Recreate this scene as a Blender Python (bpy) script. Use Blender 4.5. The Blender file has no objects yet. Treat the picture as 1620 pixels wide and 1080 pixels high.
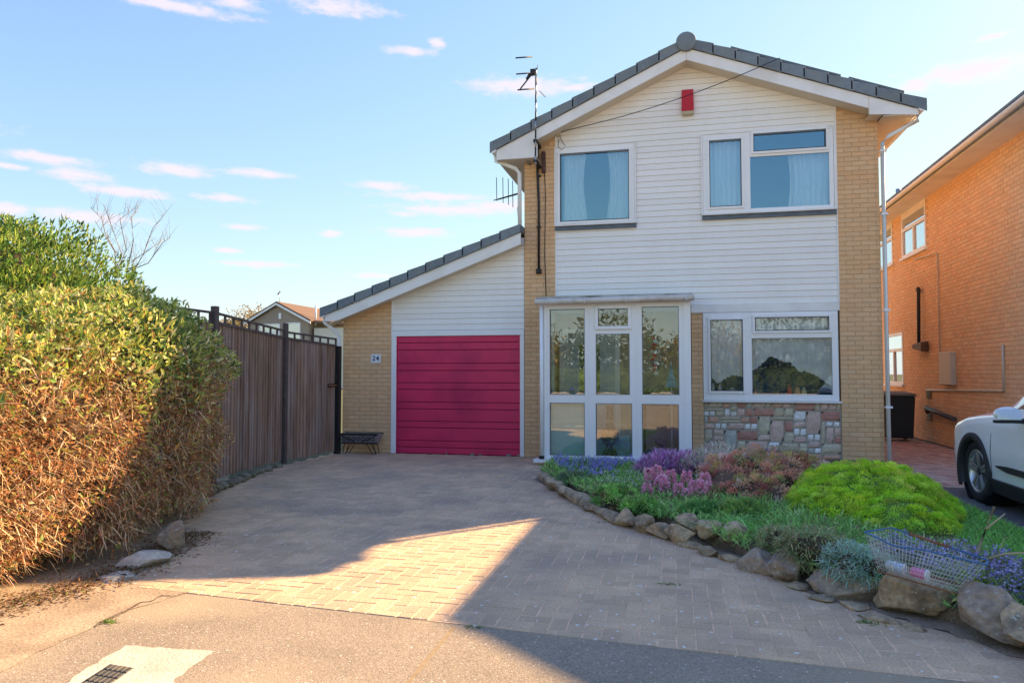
import bpy, bmesh, math, random
import numpy as np
from mathutils import Vector, Matrix, noise
random.seed(7); rng = np.random.default_rng(7)
sc = bpy.context.scene
COL = sc.collection
# ------------------------------------------------------------------ camera
CAM = np.array([0.0, -12.03, 1.465]); YAW, PITCH, FPX = 0.225, 0.0424, 1120.0
cd = bpy.data.cameras.new('camera'); cam = bpy.data.objects.new('camera', cd); COL.objects.link(cam)
cam.location = CAM; cam.rotation_euler = (math.pi/2 + PITCH, 0, YAW)
cd.sensor_width = 36; cd.lens = FPX/1620*36; cd.clip_end = 2000; cd.clip_start = 0.05
sc.camera = cam
# ------------------------------------------------------------------ light
SUN = Vector((1.14, 1.26, 1.0)).normalized()
sd = bpy.data.lights.new('sun', 'SUN'); sd.energy = 3.15; sd.angle = math.radians(0.53); sd.color = (1.0, 0.70, 0.38)
so = bpy.data.objects.new('sun', sd); COL.objects.link(so)
so.rotation_euler = SUN.to_track_quat('Z', 'Y').to_euler(); so.location = (20, 20, 20)
sc.view_settings.view_transform = 'Standard'; sc.view_settings.look = 'None'
EXPOSURE = 1.8
sc.view_settings.exposure = EXPOSURE + .45; sc.view_settings.gamma = 1.0; sc.view_settings.use_curve_mapping = False
SKY_STRENGTH = 0.15
SKY_SHOULDER = ((1.9, .92), (1.95, 1.0), (6.0, .82)); SKY_GAIN = 1.0; CLOUD_RGB = (.76, .675, .745, 1)
world = bpy.data.worlds.new('World'); sc.world = world; world.use_nodes = True
CLOUDS = [(270,8,130,11),(372,4,45,12),(535,12,85,14),(648,82,42,8),(692,67,16,9),(830,136,95,17),(905,138,50,9),(75,251,70,11),(12,262,30,6),
 (122,276,52,12),(195,302,72,11),(277,268,60,12),(405,274,52,8),(358,313,46,7),(388,360,34,6),(360,396,20,5),(405,418,65,6),(525,370,19,7),
 (606,294,50,8),(690,311,95,8),(725,332,110,11),(655,368,58,9),(640,338,25,6),(590,436,35,5),(10,331,36,14),(130,342,85,12),(1535,113,95,22),
 (1568,59,24,6),(1450,135,30,12),(790,325,60,10),(-120,180,110,16),(-260,300,120,14),(-150,60,90,12),(1800,60,150,20),(1900,200,140,16),(1750,330,90,9),(690,-80,150,20),(1250,-120,170,24),(200,-140,160,22)]
def build_world():
    nt = world.node_tree; N = nt.nodes; L = nt.links; N.clear()
    out = N.new('ShaderNodeOutputWorld'); bg = N.new('ShaderNodeBackground'); bg.inputs['Strength'].default_value = SKY_STRENGTH
    sky = N.new('ShaderNodeTexSky'); sky.sky_type = 'NISHITA'; sky.sun_disc = False
    sky.sun_elevation = math.asin(SUN.z); sky.sun_rotation = math.atan2(SUN.x, SUN.y)
    sky.altitude = 0; sky.air_density = 1.0; sky.dust_density = 0.25; sky.ozone_density = 1.6
    tc = N.new('ShaderNodeTexCoord'); sep = N.new('ShaderNodeSeparateXYZ'); L.new(tc.outputs['Generated'], sep.inputs[0])
    def M(op, a, b=None, c=None, clamp=False):
        n = N.new('ShaderNodeMath'); n.operation = op; n.use_clamp = clamp
        for i, v in enumerate((a, b, c)):
            if v is None: continue
            if isinstance(v, (int, float)): n.inputs[i].default_value = v
            else: L.new(v, n.inputs[i])
        return n.outputs[0]
    az = M('ARCTAN2', sep.outputs[0], sep.outputs[1]); el = M('ARCSINE', sep.outputs[2])
    cb = N.new('ShaderNodeCombineXYZ'); L.new(az, cb.inputs[0]); L.new(el, cb.inputs[1])
    nz = N.new('ShaderNodeTexNoise'); nz.inputs['Scale'].default_value = 38; nz.inputs['Detail'].default_value = 5; nz.inputs['Roughness'].default_value = .6
    mp = N.new('ShaderNodeMapping'); mp.inputs['Scale'].default_value = (1, 2.6, 1); L.new(cb.outputs[0], mp.inputs[0]); L.new(mp.outputs[0], nz.inputs['Vector'])
    nn = M('MULTIPLY_ADD', nz.outputs['Fac'], 3.6, -1.8)
    total = None
    for i, (px, py, a, b) in enumerate(CLOUDS):
        c, s = math.cos(YAW), math.sin(YAW)
        F = np.array([-s*math.cos(PITCH), c*math.cos(PITCH), math.sin(PITCH)]); R = np.array([c, s, 0]); U = np.cross(R, F)
        d = F + R*(px-810)/FPX - U*(py-540)/FPX; k = 1/np.linalg.norm(d); d = d*k
        v = N.new('ShaderNodeVectorMath'); v.operation = 'SUBTRACT'; L.new(cb.outputs[0], v.inputs[0]); v.inputs[1].default_value = (math.atan2(d[0], d[1]), math.asin(d[2]), 0)
        w = N.new('ShaderNodeVectorMath'); w.operation = 'MULTIPLY'; L.new(v.outputs[0], w.inputs[0]); w.inputs[1].default_value = (FPX/(a*k)*.95, FPX/(b*k*.95), 0)
        l = N.new('ShaderNodeVectorMath'); l.operation = 'LENGTH'; L.new(w.outputs[0], l.inputs[0])
        m = M('SUBTRACT', 1.0, l.outputs['Value'])
        total = m if total is None else M('MAXIMUM', total, m)
    t2 = M('MULTIPLY_ADD', nn, 0.6, total)
    dens = N.new('ShaderNodeMapRange'); dens.interpolation_type = 'SMOOTHSTEP'; L.new(t2, dens.inputs['Value'])
    dens.inputs['From Min'].default_value = -0.3; dens.inputs['From Max'].default_value = 0.85; dens.inputs['To Max'].default_value = 0.85
    mx = N.new('ShaderNodeMix'); mx.data_type = 'RGBA'; L.new(dens.outputs[0], mx.inputs['Factor'])
    # film-like shoulder on the sky's brightness, the same in every direction
    ss = N.new('ShaderNodeSeparateColor'); L.new(sky.outputs[0], ss.inputs[0]); cc = N.new('ShaderNodeCombineColor')
    for i, (g, k) in enumerate(SKY_SHOULDER):
        e = M('POWER', math.e, M('MULTIPLY', ss.outputs[i], -g*.15)); L.new(M('MULTIPLY', M('SUBTRACT', 1.0, e), k*SKY_GAIN/SKY_STRENGTH/2**EXPOSURE), cc.inputs[i])
    L.new(cc.outputs[0], mx.inputs[6]); mx.inputs[7].default_value = tuple(c*SKY_GAIN/SKY_STRENGTH/2**EXPOSURE for c in CLOUD_RGB[:3])+(1,)
    L.new(mx.outputs[2], bg.inputs['Color']); L.new(bg.outputs[0], out.inputs['Surface'])
build_world()

# ------------------------------------------------------------------ pixel helper (used to read real positions off the photograph)
_c, _s = math.cos(YAW), math.sin(YAW)
_F = np.array([-_s*math.cos(PITCH), _c*math.cos(PITCH), math.sin(PITCH)]); _R = np.array([_c, _s, 0.]); _U = np.cross(_R, _F)
def at(px, py, axis=2, val=0.0):
    d = _F + _R*(px-810)/FPX - _U*(py-540)/FPX
    return Vector(CAM + d*((val-CAM[axis])/d[axis]))

# ------------------------------------------------------------------ materials
def nd(nt, t, **kw):
    n = nt.nodes.new(t)
    for k, v in kw.items(): setattr(n, k, v)
    return n
def mat(name, col, rough=.7, var=.18, vs=3.0, fine=.0, fs=60., bump=.0, bs=80., rnd=.0, hue=0., metal=0., spec=.35, dirt=None, dirt_amt=0., dirt_scale=2., stretch=(1,1,1), coat=0., trans=0., attr=False, spots=None, spot_scale=30., spot_th=.7, emit=None):
    m = bpy.data.materials.new(name); m.use_nodes = True; nt = m.node_tree; L = nt.links
    b = nt.nodes['Principled BSDF']
    geo = nd(nt, 'ShaderNodeNewGeometry'); mp = nd(nt, 'ShaderNodeMapping'); mp.inputs['Scale'].default_value = stretch
    L.new(geo.outputs['Position'], mp.inputs[0])
    def noise_(scale, det=4.):
        n = nd(nt, 'ShaderNodeTexNoise'); n.inputs['Scale'].default_value = scale; n.inputs['Detail'].default_value = det; L.new(mp.outputs[0], n.inputs['Vector']); return n.outputs['Fac']
    def M(op, a, bb=None, c=None, clamp=False):
        n = nd(nt, 'ShaderNodeMath', operation=op, use_clamp=clamp)
        for i, v in enumerate((a, bb, c)):
            if v is None: continue
            if isinstance(v, (int, float)): n.inputs[i].default_value = v
            else: L.new(v, n.inputs[i])
        return n.outputs[0]
    f = M('MULTIPLY_ADD', noise_(vs), var*4, 1-var*2)
    if fine: f = M('MULTIPLY', f, M('MULTIPLY_ADD', noise_(fs, 2.), fine*4, 1-fine*2))
    if rnd or hue:
        oi = nd(nt, 'ShaderNodeObjectInfo'); r = M('FRACT', M('MULTIPLY_ADD', oi.outputs['Random'], 7.31, geo.outputs['Random Per Island']))
        if rnd: f = M('MULTIPLY', f, M('MULTIPLY_ADD', r, rnd*2, 1-rnd))
    if attr:
        a = nd(nt, 'ShaderNodeAttribute', attribute_name='Col'); base = a.outputs['Color']
    else:
        rg = nd(nt, 'ShaderNodeRGB'); rg.outputs[0].default_value = (*col, 1); base = rg.outputs[0]
    if hue:
        hs = nd(nt, 'ShaderNodeHueSaturation'); L.new(base, hs.inputs['Color'])
        r2 = M('FRACT', M('MULTIPLY', r, 17.7)); L.new(M('MULTIPLY_ADD', r2, hue*2, .5-hue), hs.inputs['Hue']); base = hs.outputs[0]
        L.new(M('MULTIPLY_ADD', r2, -hue*30, 1.0+hue*15), hs.inputs['Saturation'])
    vm = nd(nt, 'ShaderNodeVectorMath', operation='SCALE'); L.new(base, vm.inputs[0]); L.new(f, vm.inputs['Scale']); base = vm.outputs[0]
    if dirt:
        mr = nd(nt, 'ShaderNodeMapRange'); L.new(noise_(dirt_scale, 6.), mr.inputs['Value']); mr.inputs['From Min'].default_value = .45; mr.inputs['From Max'].default_value = .7; mr.inputs['To Max'].default_value = dirt_amt
        mx = nd(nt, 'ShaderNodeMix', data_type='RGBA'); L.new(mr.outputs[0], mx.inputs['Factor']); L.new(base, mx.inputs[6]); mx.inputs[7].default_value = (*dirt, 1); base = mx.outputs[2]
    if spots:
        mr = nd(nt, 'ShaderNodeMapRange'); L.new(noise_(spot_scale, 1.), mr.inputs['Value']); mr.inputs['From Min'].default_value = spot_th; mr.inputs['From Max'].default_value = spot_th+.03
        mx = nd(nt, 'ShaderNodeMix', data_type='RGBA'); L.new(mr.outputs[0], mx.inputs['Factor']); L.new(base, mx.inputs[6]); mx.inputs[7].default_value = (*spots, 1); base = mx.outputs[2]
    L.new(base, b.inputs['Base Color'])
    b.inputs['Roughness'].default_value = rough; b.inputs['Metallic'].default_value = metal
    b.inputs['Specular IOR Level'].default_value = spec; b.inputs['Coat Weight'].default_value = coat; b.inputs['Coat Roughness'].default_value = .05
    if bump:
        bp = nd(nt, 'ShaderNodeBump'); bp.inputs['Strength'].default_value = bump; bp.inputs['Distance'].default_value = .01
        L.new(noise_(bs, 5.), bp.inputs['Height']); L.new(bp.outputs[0], b.inputs['Normal'])
    if trans:
        tr = nd(nt, 'ShaderNodeBsdfTranslucent'); L.new(base, tr.inputs['Color']); ms = nd(nt, 'ShaderNodeMixShader'); ms.inputs[0].default_value = trans
        L.new(b.outputs[0], ms.inputs[1]); L.new(tr.outputs[0], ms.inputs[2]); L.new(ms.outputs[0], nt.nodes['Material Output'].inputs[0])
    return m
def glass_mat(name, refl=.12, tint=(.9, .95, .95), rough=0.0, grade=1.5, wav=0., gcol=(.95, .97, 1)):
    m = bpy.data.materials.new(name); m.use_nodes = True; nt = m.node_tree; L = nt.links; nt.nodes.remove(nt.nodes['Principled BSDF'])
    t = nd(nt, 'ShaderNodeBsdfTransparent'); t.inputs[0].default_value = (*tint, 1)
    g = nd(nt, 'ShaderNodeBsdfGlossy'); g.inputs['Roughness'].default_value = rough; g.inputs[0].default_value = (*gcol, 1)
    fr = nd(nt, 'ShaderNodeFresnel'); fr.inputs['IOR'].default_value = grade
    ad = nd(nt, 'ShaderNodeMath', operation='ADD', use_clamp=True); L.new(fr.outputs[0], ad.inputs[0]); ad.inputs[1].default_value = refl
    ms = nd(nt, 'ShaderNodeMixShader'); L.new(ad.outputs[0], ms.inputs[0]); L.new(t.outputs[0], ms.inputs[1]); L.new(g.outputs[0], ms.inputs[2])
    if wav:
        n = nd(nt, 'ShaderNodeTexNoise'); n.inputs['Scale'].default_value = 3.; bp = nd(nt, 'ShaderNodeBump'); bp.inputs['Strength'].default_value = wav; bp.inputs['Distance'].default_value = .05
        geo = nd(nt, 'ShaderNodeNewGeometry'); L.new(geo.outputs['Position'], n.inputs['Vector']); L.new(n.outputs['Fac'], bp.inputs['Height']); L.new(bp.outputs[0], g.inputs['Normal'])
    L.new(ms.outputs[0], nt.nodes['Material Output'].inputs[0]); return m

BUFF = mat('buff_brick', (.78, .49, .26), .85, .06, 9., .05, 70, .3, 60, rnd=.05, hue=.003, dirt=(.66, .44, .26), dirt_amt=.4, dirt_scale=1.3)
MORTAR = mat('buff_mortar', (.58, .37, .20), .9, .12, 5., .1, 120)
NBRICK = mat('orange_brick', (.88, .60, .37), .85, .06, 9., .05, 70, .3, 60, rnd=.06, hue=.005, dirt=(.75, .5, .3), dirt_amt=.3, dirt_scale=.8)
NMORTAR = mat('orange_mortar', (.68, .44, .27), .9, .12, 5.)
WHITE = mat('white_upvc', (.90, .89, .87), .35, .03, 2., spec=.5)
WHITE2 = mat('white_painted_board', (.90, .88, .84), .5, .03, 1.5, .02, 40, dirt=(.6, .56, .48), dirt_amt=.35, dirt_scale=2.2)
SIDING = mat('white_cladding', (.93, .90, .84), .5, .02, 1., .02, 30, rnd=.03, dirt=(.80, .75, .67), dirt_amt=.3, dirt_scale=2.0, bump=.05, bs=40, stretch=(1, 1, .3))
SIDEBACK = mat('cladding_shadow_gap', (.62, .6, .57), .8, .05)
SOFFIT = mat('cream_soffit', (.72, .64, .5), .6, .06, 2.)
TILE = mat('slate_grey_tile', (.20, .235, .26), .7, .16, 8., .1, 90, .35, 50, rnd=.12, dirt=(.2, .22, .17), dirt_amt=.5, dirt_scale=4.)
TILEB = mat('brown_roof_tile', (.2, .12, .08), .8, .15, 6., .1, 60, rnd=.2)
MAGENTA = mat('magenta_garage_paint', (.74, .04, .12), .42, .05, 2., .03, 80, bump=.08, bs=200, dirt=(.42, .02, .09), dirt_amt=.6, dirt_scale=1.5)
MAGD = mat('magenta_groove', (.36, .015, .06), .6, .05)
LEAD = mat('lead_flashing', (.13, .16, .19), .6, .2, 8., bump=.3, bs=30)
FENCE = mat('weathered_brown_timber', (.30, .185, .13), .85, .22, 2., .3, 26., .5, 30, rnd=.2, stretch=(1, 1, .1), dirt=(.42, .33, .29), dirt_amt=.8, dirt_scale=7.)
FENCED = mat('dark_timber_frame', (.12, .09, .08), .8, .2, 6., .2, 30, .3, 40, rnd=.15)
BLACK = mat('black_plastic', (.018, .018, .02), .45, .1, 5.)
BLACKM = mat('black_iron', (.03, .027, .027), .6, .2, 20., bump=.3, bs=80)
PAVER = mat('clay_block_paver', (.63, .43, .265), .85, .12, 4., .22, 70., .5, 70, rnd=.11, dirt=(.36, .27, .2), dirt_amt=.75, dirt_scale=1.3, spots=(.75, .7, .62), spot_scale=19., spot_th=.70)
PAVSAND = mat('jointing_sand', (.8, .52, .33), .95, .2, 5., .2, 60, dirt=(.25, .2, .14), dirt_amt=.6, dirt_scale=2.2)
NPAVER = mat('pink_block_paver', (.50, .33, .26), .85, .15, 5., .2, 60., .4, 70, rnd=.2, hue=.01)
ASPHALT = mat('worn_asphalt', (.30, .24, .175), .9, .14, 1.6, .34, 90., .5, 120, dirt=(.46, .35, .23), dirt_amt=.8, dirt_scale=.9, spots=(.7, .64, .55), spot_scale=62., spot_th=.71)
TARMAC = mat('grey_tarmac', (.15, .145, .145), .9, .15, 1.2, .25, 60., .6, 90)
CONCRETE = mat('pale_concrete', (.6, .54, .42), .9, .12, 3., .2, 60., .6, 60, dirt=(.4, .33, .26), dirt_amt=.6, dirt_scale=5)
DUST = mat('sandy_dust', (.42, .31, .21), .95, .2, 2., .3, 50., .6, 60, dirt=(.2, .15, .1), dirt_amt=.6, dirt_scale=3)
SOIL = mat('dark_soil', (.17, .125, .085), .95, .3, 8., .3, 60., 1., 60)
GROUND = mat('ground_grass_earth', (.09, .1, .045), .95, .3, 1., .3, 20)
IRON = mat('cast_iron_cover', (.07, .068, .062), .6, .2, 12., .2, 80, .4, 60, dirt=(.2, .16, .11), dirt_amt=.6, dirt_scale=9)
ROCK = mat('weathered_sandstone', (.44, .31, .18), .9, .25, 6., .35, 30., 1., 30., rnd=.2, dirt=(.16, .12, .08), dirt_amt=.9, dirt_scale=9., spots=(.42, .38, .28), spot_scale=34., spot_th=.66)
ROCKG = mat('grey_sandstone', (.29, .225, .17), .9, .25, 5., .35, 30., 1., 26., rnd=.12, dirt=(.42, .27, .14), dirt_amt=.8, dirt_scale=9., spots=(.4, .36, .28), spot_scale=38., spot_th=.66)
PALEROCK = mat('pale_limestone', (.45, .4, .33), .9, .2, 5., .2, 28., 1., 22., rnd=.15)
LEAF = mat('leaf_colours', (.1, .2, .05), .55, .05, 5., attr=True, trans=.35, spec=.3)
TWIG = mat('twig_colours', (.2, .12, .07), .85, .05, 5., attr=True, spec=.1)
PETAL = mat('petal_colours', (.5, .3, .5), .6, .03, 5., attr=True, trans=.3, spec=.2)
BARK = mat('bark', (.12, .085, .055), .9, .25, 8., .2, 30, .8, 30)
GLASSU = glass_mat('window_glass', .05, (.95, .97, .98))
GLASST = glass_mat('upstairs_glass', .14, (.95, .98, 1.), gcol=(.5, .8, 1.))
GLASSP = glass_mat('porch_glass', .07, (.93, .96, .95), wav=.015)
GLASSL = glass_mat('obscured_porch_glass', .08, (.86, .95, .94), rough=.0)
GLASSN = glass_mat('neighbour_glass', .55, (.5, .55, .6))
ROOM = mat('room_sky_reflection_blue', (.07, .22, .50), .9, .05)  # blue of the sky mirrored in the windows, put into the room walls
ROOML = mat('porch_plaster', (.42, .36, .28), .9, .08)
CURT = mat('pale_blue_curtain', (.93, .95, .96), .8, .03, 3., trans=.1)
NET = None
RED = mat('red_plastic', (.55, .02, .03), .35, .05)
CREAM = mat('cream_plastic', (.5, .43, .3), .5, .08)
CARW = mat('white_car_paint', (.90, .90, .89), .25, .01, 1., coat=1., spec=.5)
CARB = mat('black_car_trim', (.025, .026, .028), .55, .1, 30., bump=.1, bs=300)
TYRE = mat('tyre_rubber', (.02, .02, .021), .8, .1, 30., bump=.2, bs=80)
ALLOY = mat('machined_alloy', (.55, .55, .56), .3, .03, metal=.9)
DARKALLOY = mat('dark_alloy', (.05, .05, .055), .4, .03, metal=.5)
CHROME = mat('steel_wire', (.55, .56, .5), .5, .15, metal=.3)
RUST = mat('rusty_wire', (.24, .11, .05), .8, .3, 30.)
BLUEW = mat('blue_plastic_coated_wire', (.05, .16, .36), .5, .1)
ALU = mat('aluminium_tube', (.4, .41, .42), .4, .08, metal=.6)
BIN = mat('dark_green_grey_bin', (.028, .038, .042), .6, .1)
BINLID = mat('faded_bin_lid', (.16, .17, .15), .7, .12)
RENDERW = mat('tan_render', (.36, .29, .23), .9, .06, 2.)
PALEW = mat('pale_blue_panel', (.62, .66, .66), .5, .05)

# ------------------------------------------------------------------ mesh tools
def woff(o):
    v = Vector((0, 0, 0))
    while o: v += o.location; o = o.parent
    return v
def link(name, me, mats, parent=None, at_=(0, 0, 0), rot=None, scale=None):
    o = bpy.data.objects.new(name, me); COL.objects.link(o)
    if mats is not None:
        for m in (mats if isinstance(mats, (list, tuple)) else [mats]): me.materials.append(m)
    if parent: o.parent = parent
    o.location = Vector(at_) - (woff(parent) if parent else Vector((0, 0, 0)))
    if rot: o.rotation_euler = rot
    if scale: o.scale = scale
    return o
def tag(o, label=None, cat=None, group=None, kind=None):
    if label: o['label'] = label
    if cat: o['category'] = cat
    if group: o['group'] = group
    if kind: o['kind'] = kind
    return o
def thing(name, loc, label, cat, group=None):
    o = bpy.data.objects.new(name, None); COL.objects.link(o); o.location = loc; o.empty_display_size = .1
    return tag(o, label, cat, group)
class MB:
    def __init__(s): s.v = []; s.f = []; s.m = []; s.mi = 0; s.sm = []
    def face(s, idx, smooth=False): s.f.append(tuple(idx)); s.m.append(s.mi); s.sm.append(smooth)
    def pts(s, P): n = len(s.v); s.v += [tuple(map(float, p)) for p in P]; return n
    def hexa(s, P, smooth=False):   # 8 points: bottom 4 ccw, top 4 ccw
        n = s.pts(P)
        for q in ((3, 2, 1, 0), (4, 5, 6, 7), (0, 1, 5, 4), (1, 2, 6, 5), (2, 3, 7, 6), (3, 0, 4, 7)): s.face([n+i for i in q])
        return s
    def box(s, x0, x1, y0, y1, z0, z1):
        return s.hexa([(x0, y0, z0), (x1, y0, z0), (x1, y1, z0), (x0, y1, z0), (x0, y0, z1), (x1, y0, z1), (x1, y1, z1), (x0, y1, z1)])
    def prism(s, poly, h0, h1, axis='y'):   # poly in the other two axes
        f = {'y': lambda a, b, h: (a, h, b), 'z': lambda a, b, h: (a, b, h), 'x': lambda a, b, h: (h, a, b)}[axis]
        n = len(poly); k = s.pts([f(a, b, h0) for a, b in poly] + [f(a, b, h1) for a, b in poly])
        s.face([k+i for i in range(n)]); s.face([k+n+i for i in range(n)][::-1])
        for i in range(n): j = (i+1) % n; s.face([k+i, k+n+i, k+n+j, k+j])
        return s
    def tube(s, P, r, n=8, cap=True, smooth=True):
        P = [Vector(p) for p in P]; rs = r if isinstance(r, (list, tuple)) else [r]*len(P); rings = []
        up = Vector((0, 0, 1))
        for i, p in enumerate(P):
            t = (P[min(i+1, len(P)-1)] - P[max(i-1, 0)]).normalized()
            a = t.cross(up if abs(t.z) < .95 else Vector((1, 0, 0))).normalized(); b = t.cross(a)
            rings.append(s.pts([p + (a*math.cos(2*math.pi*k/n) + b*math.sin(2*math.pi*k/n))*rs[i] for k in range(n)]))
        for i in range(len(P)-1):
            for k in range(n): k2 = (k+1) % n; s.face([rings[i]+k, rings[i]+k2, rings[i+1]+k2, rings[i+1]+k], smooth)
        if cap: s.face([rings[0]+k for k in range(n)][::-1]); s.face([rings[-1]+k for k in range(n)])
        return s
    def lathe(s, c, prof, n=20, axis='z', smooth=True, cap=False):
        c = Vector(c); rings = []
        for r, h in prof:
            ring = []
            for k in range(n):
                a = 2*math.pi*k/n; u, w = r*math.cos(a), r*math.sin(a)
                ring.append(c + Vector({'z': (u, w, h), 'y': (u, h, w), 'x': (h, u, w)}[axis]))
            rings.append(s.pts(ring))
        for i in range(len(rings)-1):
            for k in range(n): k2 = (k+1) % n; s.face([rings[i]+k, rings[i]+k2, rings[i+1]+k2, rings[i+1]+k], smooth)
        if cap: s.face([rings[0]+k for k in range(n)][::-1]); s.face([rings[-1]+k for k in range(n)])
        return s
    def mesh(s, name):
        me = bpy.data.meshes.new(name); me.from_pydata(s.v, [], s.f)
        me.polygons.foreach_set('material_index', s.m); me.polygons.foreach_set('use_smooth', s.sm); me.update()
        return me
    def build(s, name, mats, parent=None, fix=True):
        me = s.mesh(name)
        if fix:
            bm = bmesh.new(); bm.from_mesh(me); bmesh.ops.recalc_face_normals(bm, faces=bm.faces); bm.to_mesh(me); bm.free()
        return link(name, me, mats, parent)
def bevel(o, w, seg=2):
    md = o.modifiers.new('bevel', 'BEVEL'); md.width = w; md.segments = seg; md.limit_method = 'ANGLE'; md.angle_limit = math.radians(40); return o
def copy_thing(o, loc=None, parent=None, rz=None):
    c = o.copy(); COL.objects.link(c); c.parent = parent
    if loc is not None: c.location = loc
    if rz is not None: c.rotation_euler.z = rz
    for ch in list(o.children): copy_thing(ch, None, c)
    return c
def np_mesh(name, V, F, cols=None, smooth=False):
    """V (n,3), F (m,k) all same size"""
    me = bpy.data.meshes.new(name); n, (m, k) = len(V), F.shape
    me.vertices.add(n); me.vertices.foreach_set('co', V.astype(np.float32).ravel())
    me.loops.add(m*k); me.loops.foreach_set('vertex_index', F.astype(np.int32).ravel())
    me.polygons.add(m); me.polygons.foreach_set('loop_start', np.arange(0, m*k, k, dtype=np.int32))
    me.polygons.foreach_set('use_smooth', np.full(m, smooth))
    if cols is not None:
        ca = me.color_attributes.new('Col', 'FLOAT_COLOR', 'POINT'); c4 = np.ones((n, 4), np.float32); c4[:, :3] = cols; ca.data.foreach_set('color', c4.ravel())
    me.update(calc_edges=True); me.validate(); return me
def unit(a): return a/np.maximum(np.linalg.norm(a, axis=-1, keepdims=True), 1e-9)
def leaves_mesh(name, C, D, N, ln, wd, cols, fold=.15):
    """C base points, D growth direction, N approx normal; each leaf = 2 quads folded (6 verts)"""
    n = len(C); D = unit(D); S = unit(np.cross(D, N)); Nn = np.cross(S, D); ln = np.broadcast_to(ln, n)[:, None]; wd = np.broadcast_to(wd, n)[:, None]
    a = C; tip = C + D*ln - Nn*ln*.12; l = C + D*ln*.45 + S*wd*.5 + Nn*wd*fold; r = C + D*ln*.45 - S*wd*.5 + Nn*wd*fold
    V = np.stack([a, r, tip, l], 1).reshape(-1, 3); F = np.arange(4*n).reshape(n, 4)
    return np_mesh(name, V, F, np.repeat(cols, 4, 0))
def blades_mesh(name, B, D, ln, wd, cols, droop=.35, seg=3):
    """strap leaves: bending strips"""
    n = len(B); D = unit(D); hz = D.copy(); hz[:, 2] = 0; hz = unit(hz+1e-4); side = unit(np.cross(D, np.tile([0, 0, 1.], (n, 1)) + rng.normal(0, .2, (n, 3))))
    ln = np.broadcast_to(ln, n)[:, None]; wd = np.broadcast_to(wd, n)[:, None]; rows = []
    for i in range(seg+1):
        t = i/seg; p = B + D*ln*t + hz*ln*droop*t*t - np.array([0, 0, 1.])*ln*droop*t**2.2*.9; w = wd*(1-t**1.5)*.5 + .0008
        rows += [p-side*w, p+side*w]
    V = np.stack(rows, 1).reshape(-1, 3); k = 2*(seg+1); base = np.arange(n)[:, None]*k
    F = np.concatenate([base + np.array([2*i, 2*i+1, 2*i+3, 2*i+2]) for i in range(seg)], 0)
    return np_mesh(name, V, F, np.repeat(cols, k, 0), True)
def pick(pal, n, jit=.18):
    pal = np.array(pal); w = pal[:, 3]/pal[:, 3].sum(); i = rng.choice(len(pal), n, p=w)
    return np.clip(pal[i, :3]*(1+rng.normal(0, jit, (n, 1)))*(1+rng.normal(0, .06, (n, 3))), .002, 1)
def sph(n):
    return unit(rng.normal(0, 1, (n, 3)))
def blob_shell(blobs, n, depth=.25, amp=.14, zmin=.0, freq=2.2, keep_front=None, box=0.):
    """points spread in the outer shell of a union of ellipsoids -> positions, outward normals"""
    C = np.array([b[0] for b in blobs], float); Rr = np.array([b[1] for b in blobs], float)
    area = (Rr[:, 0]*Rr[:, 1] + Rr[:, 1]*Rr[:, 2] + Rr[:, 0]*Rr[:, 2]); idx = rng.choice(len(blobs), int(n*2.2), p=area/area.sum())
    d = sph(len(idx)); amp_ = np.array([noise.noise(Vector((x*freq*r0[0]+c[0]*1.7, y*freq*r0[1]+c[1], z*freq*r0[2]))) for (x, y, z), r0, c in zip(d, Rr[idx], C[idx])])
    rad = 1 + amp_*amp*2 - rng.random(len(idx))**2*depth
    if box: rad = rad*(1+box*(1/(np.abs(d)**4).sum(1)**.25-1))
    P = C[idx] + d*Rr[idx]*rad[:, None]; Nn = unit(d/Rr[idx]); ok = P[:, 2] > zmin
    for c, r in zip(C, Rr):
        ok &= (np.abs((P-c)/(r*.8))**(4 if box else 2)).sum(1) > (1-depth*.8)**(4 if box else 2)
    if keep_front is not None: ok &= keep_front(P, Nn)
    P, Nn = P[ok][:n], Nn[ok][:n]
    return P, Nn
def lerp(a, b, t): return a + (b-a)*t
def rockmesh(name, w, d, h, seed, boxy=.5, amp=.13, sub=3):
    bm = bmesh.new(); bmesh.ops.create_icosphere(bm, subdivisions=sub, radius=1); r = random.Random(seed); o = Vector((r.random()*50, r.random()*50, r.random()*50))
    planes = [(Vector((r.gauss(0, 1), r.gauss(0, 1), r.gauss(0, 1))).normalized(), .58+.22*r.random()) for _ in range(14)]
    for v in bm.verts:
        p = v.co.normalized(); k = (abs(p.x)**4+abs(p.y)**4+abs(p.z)**4)**.25; p = p*lerp(1, 1/k, boxy)
        for n, dd in planes:
            e = p.dot(n)
            if e > dd: p = p - n*(e-dd)*.98
        p = p*(1 + noise.noise(p*1.3+o)*amp*.9 + noise.noise(p*4+o)*amp*.45 + noise.noise(p*10+o)*amp*.35)
        v.co = Vector((p.x*w/2, p.y*d/2, p.z*h/2))
    z0 = min(v.co.z for v in bm.verts)
    for v in bm.verts: v.co.z -= z0
    for f in bm.faces: f.smooth = False
    me = bpy.data.meshes.new(name); bm.to_mesh(me); bm.free(); return me

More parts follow.
